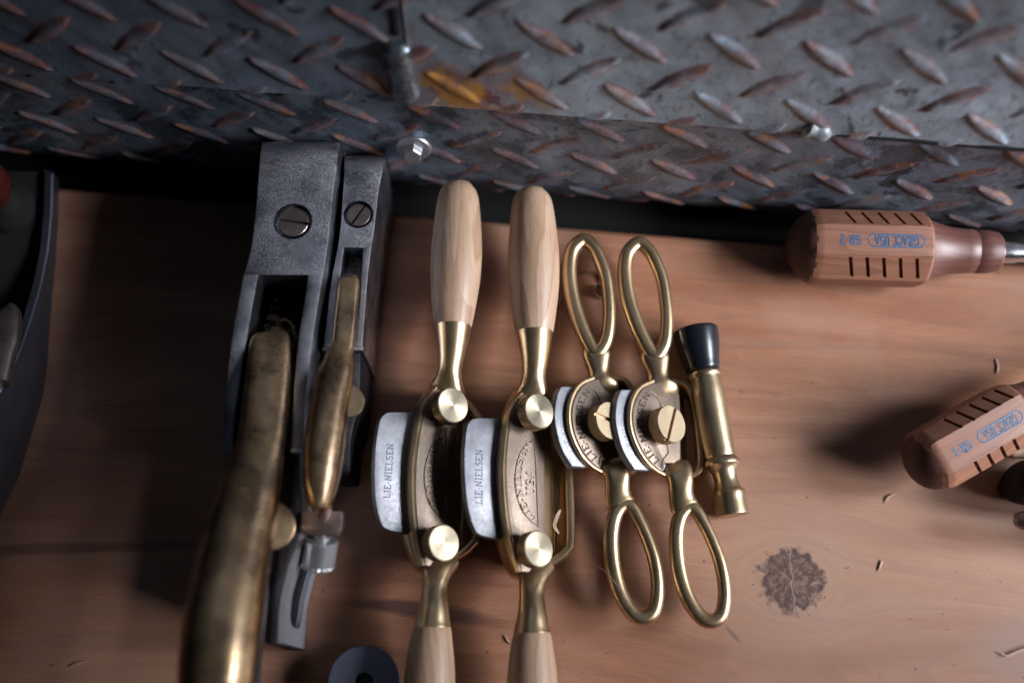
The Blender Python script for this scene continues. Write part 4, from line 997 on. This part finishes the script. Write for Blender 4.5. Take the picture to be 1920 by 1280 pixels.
# keep the foot of the cheek on a nearly straight line
M = Mesh(); M.add(*rings(rs)); M.make('side_cheek', metal('plane_side_steel', (0.20, 0.22, 0.28), (0.13, 0.14, 0.19), .38, .5, .1, .15), t)
M = Mesh(); M.add(*bar([(-220, 84, 322, .5, 0), (-220, 74, 500, .5, 0), (-260, 58, 640, .5, 0), (-300, 20, 800, .5, 0), (-340, -60, 960, .5, 0)], .05)); M.make('bed', GAP, t)
c = P(-30, 345, 3.4); c.z = .6
M = Mesh(); M.add(*lathe([(1.15, 0), (1.2, .2), (1.1, .5), (.75, .7), (.6, 1.4)], c, Vector((0, 0, 1)), 40)); M.make('knob_collar', GAP, t)
M = Mesh(); M.add(*lathe([(.6, 1.3), (.65, 1.6), (.95, 2.2), (1.12, 2.8), (1.0, 3.4), (.6, 3.8), (.1, 3.9)], c, Vector((0, 0, 1)), 40)); M.make('front_knob', REDWOOD, t)
M = Mesh(); M.add(*rings(loft([(8, 585, 40, 3.2, .2, 3), (10, 592, 56, 3.3, .35, 3), (8, 630, 60, 3.6, .4, 3), (0, 670, 56, 3.9, .4, 3), (-8, 720, 50, 4.2, .4, 3)], 24))); M.make('lever_cap', metal('old_lever_cap', (0.22, 0.19, 0.17), (0.12, 0.10, 0.09), .4, .55, .2, .3), t)

# ================================================================== CUTTER WHEEL AT THE BOTTOM
t = thing('marking_wheel', 'round dark blue steel disc with a centre hole at the bottom edge', 'marking gauge', P(682, 1278, 0))
zc_ = 1.5; c = P(682, 1279, zc_); r = 68*cmpx(c)
M = Mesh(); seg = 72; rs = []
for (rr_, hh) in ((.37, -.22), (.37, -.03), (.40, 0), (r*.97, 0), (r, -.05), (r*.97, -.20), (.37, -.22)):
    rs.append([c+Vector((math.cos(2*math.pi*i/seg)*rr_, math.sin(2*math.pi*i/seg)*rr_, hh)) for i in range(seg)])
M.add(*rings(rs, cap0=False, cap1=False)); M.make('disc', WHEEL, t)
M = Mesh(); M.add(*lathe([(.75, -1.5), (.75, -.24)], c, Vector((0, 0, 1)), 36)); M.make('hub', BLACKED, t)

# ================================================================== LOOSE SHAVINGS ON THE BENCH
def shaving(pts, wid, label, z=.05, twist=.6, thick=.012):
    M = Mesh(); q = [P(p[0], p[1], (p[2] if len(p) > 2 else z)) for p in pts]; ribbon(M, q, wid*.6, thick, twist)
    b = q[0].copy(); b.z = 0
    tag(M.make('wood_shaving', SHAVE, base=b), label, 'wood shaving', 'loose wood shavings')
# the curl seen through the first upper loop: stands on edge
M = Mesh(); pts = [(1048, 572), (1062, 540), (1084, 520), (1108, 514), (1130, 520), (1141, 540), (1136, 560), (1120, 560), (1113, 546), (1120, 536), (1129, 542), (1126, 550)]
q = crom([P(x, y, .0) for x, y in pts], 7, closed=False); rs = []
for i, p in enumerate(q):
    tg = (q[min(i+1, len(q)-1)]-q[max(i-1, 0)]).normalized(); s_ = Vector((tg.y, -tg.x, 0))*.012
    rs.append([p-s_, p+s_, p+s_+Vector((0, 0, .38)), p-s_+Vector((0, 0, .38))])
M.add(*rings(rs)); tag(M.make('wood_shaving', SHAVE, base=P(1110, 540)), 'thin coiled shaving standing on edge seen through a bronze loop handle', 'wood shaving', 'loose wood shavings')
shaving([(1048, 1000, .9), (1040, 985, 1.25), (1046, 965, 1.35), (1051, 955, 1.2)], .14, 'pale chip caught in the mouth of the second wooden handled spokeshave')
shaving([(1876, 1222), (1888, 1229), (1905, 1222), (1935, 1210)], .07, 'pale curled sliver on the darker patch at the lower right corner', .12)
shaving([(132, 1248), (146, 1243), (160, 1240)], .09, 'tiny pale chip near the lower left corner', .06)
shaving([(1648, 1070), (1652, 1058), (1654, 1050)], .07, 'tiny upright chip right of the knot', .06)
shaving([(1662, 942), (1666, 932), (1678, 926)], .06, 'pale chip just below the butt of the slanting screwdriver', .08)
shaving([(1868, 672), (1872, 686), (1870, 700)], .09, 'small chip in the shadow above the slanting screwdriver', .06)
shaving([(948, 1190), (954, 1202), (966, 1206)], .08, 'brown chip beside the lower handle of the second wooden handled spokeshave', .08)
shaving([(1106, 1056, 1.7), (1128, 1066, 1.9), (1142, 1078, 2.0), (1160, 1100, 2.0), (1176, 1118, 1.95)], .018, 'wispy fibre lying over the lower loop of the first small spokeshave', 1.8, .3, .008)
print('depths', depth(P(848,758,3)), depth(P(1484,1087,0)), depth(bc), depth(P(560,400,6)), depth(P(1700,440,3)), depth(P(1300,40,25)))
print('scene ready')
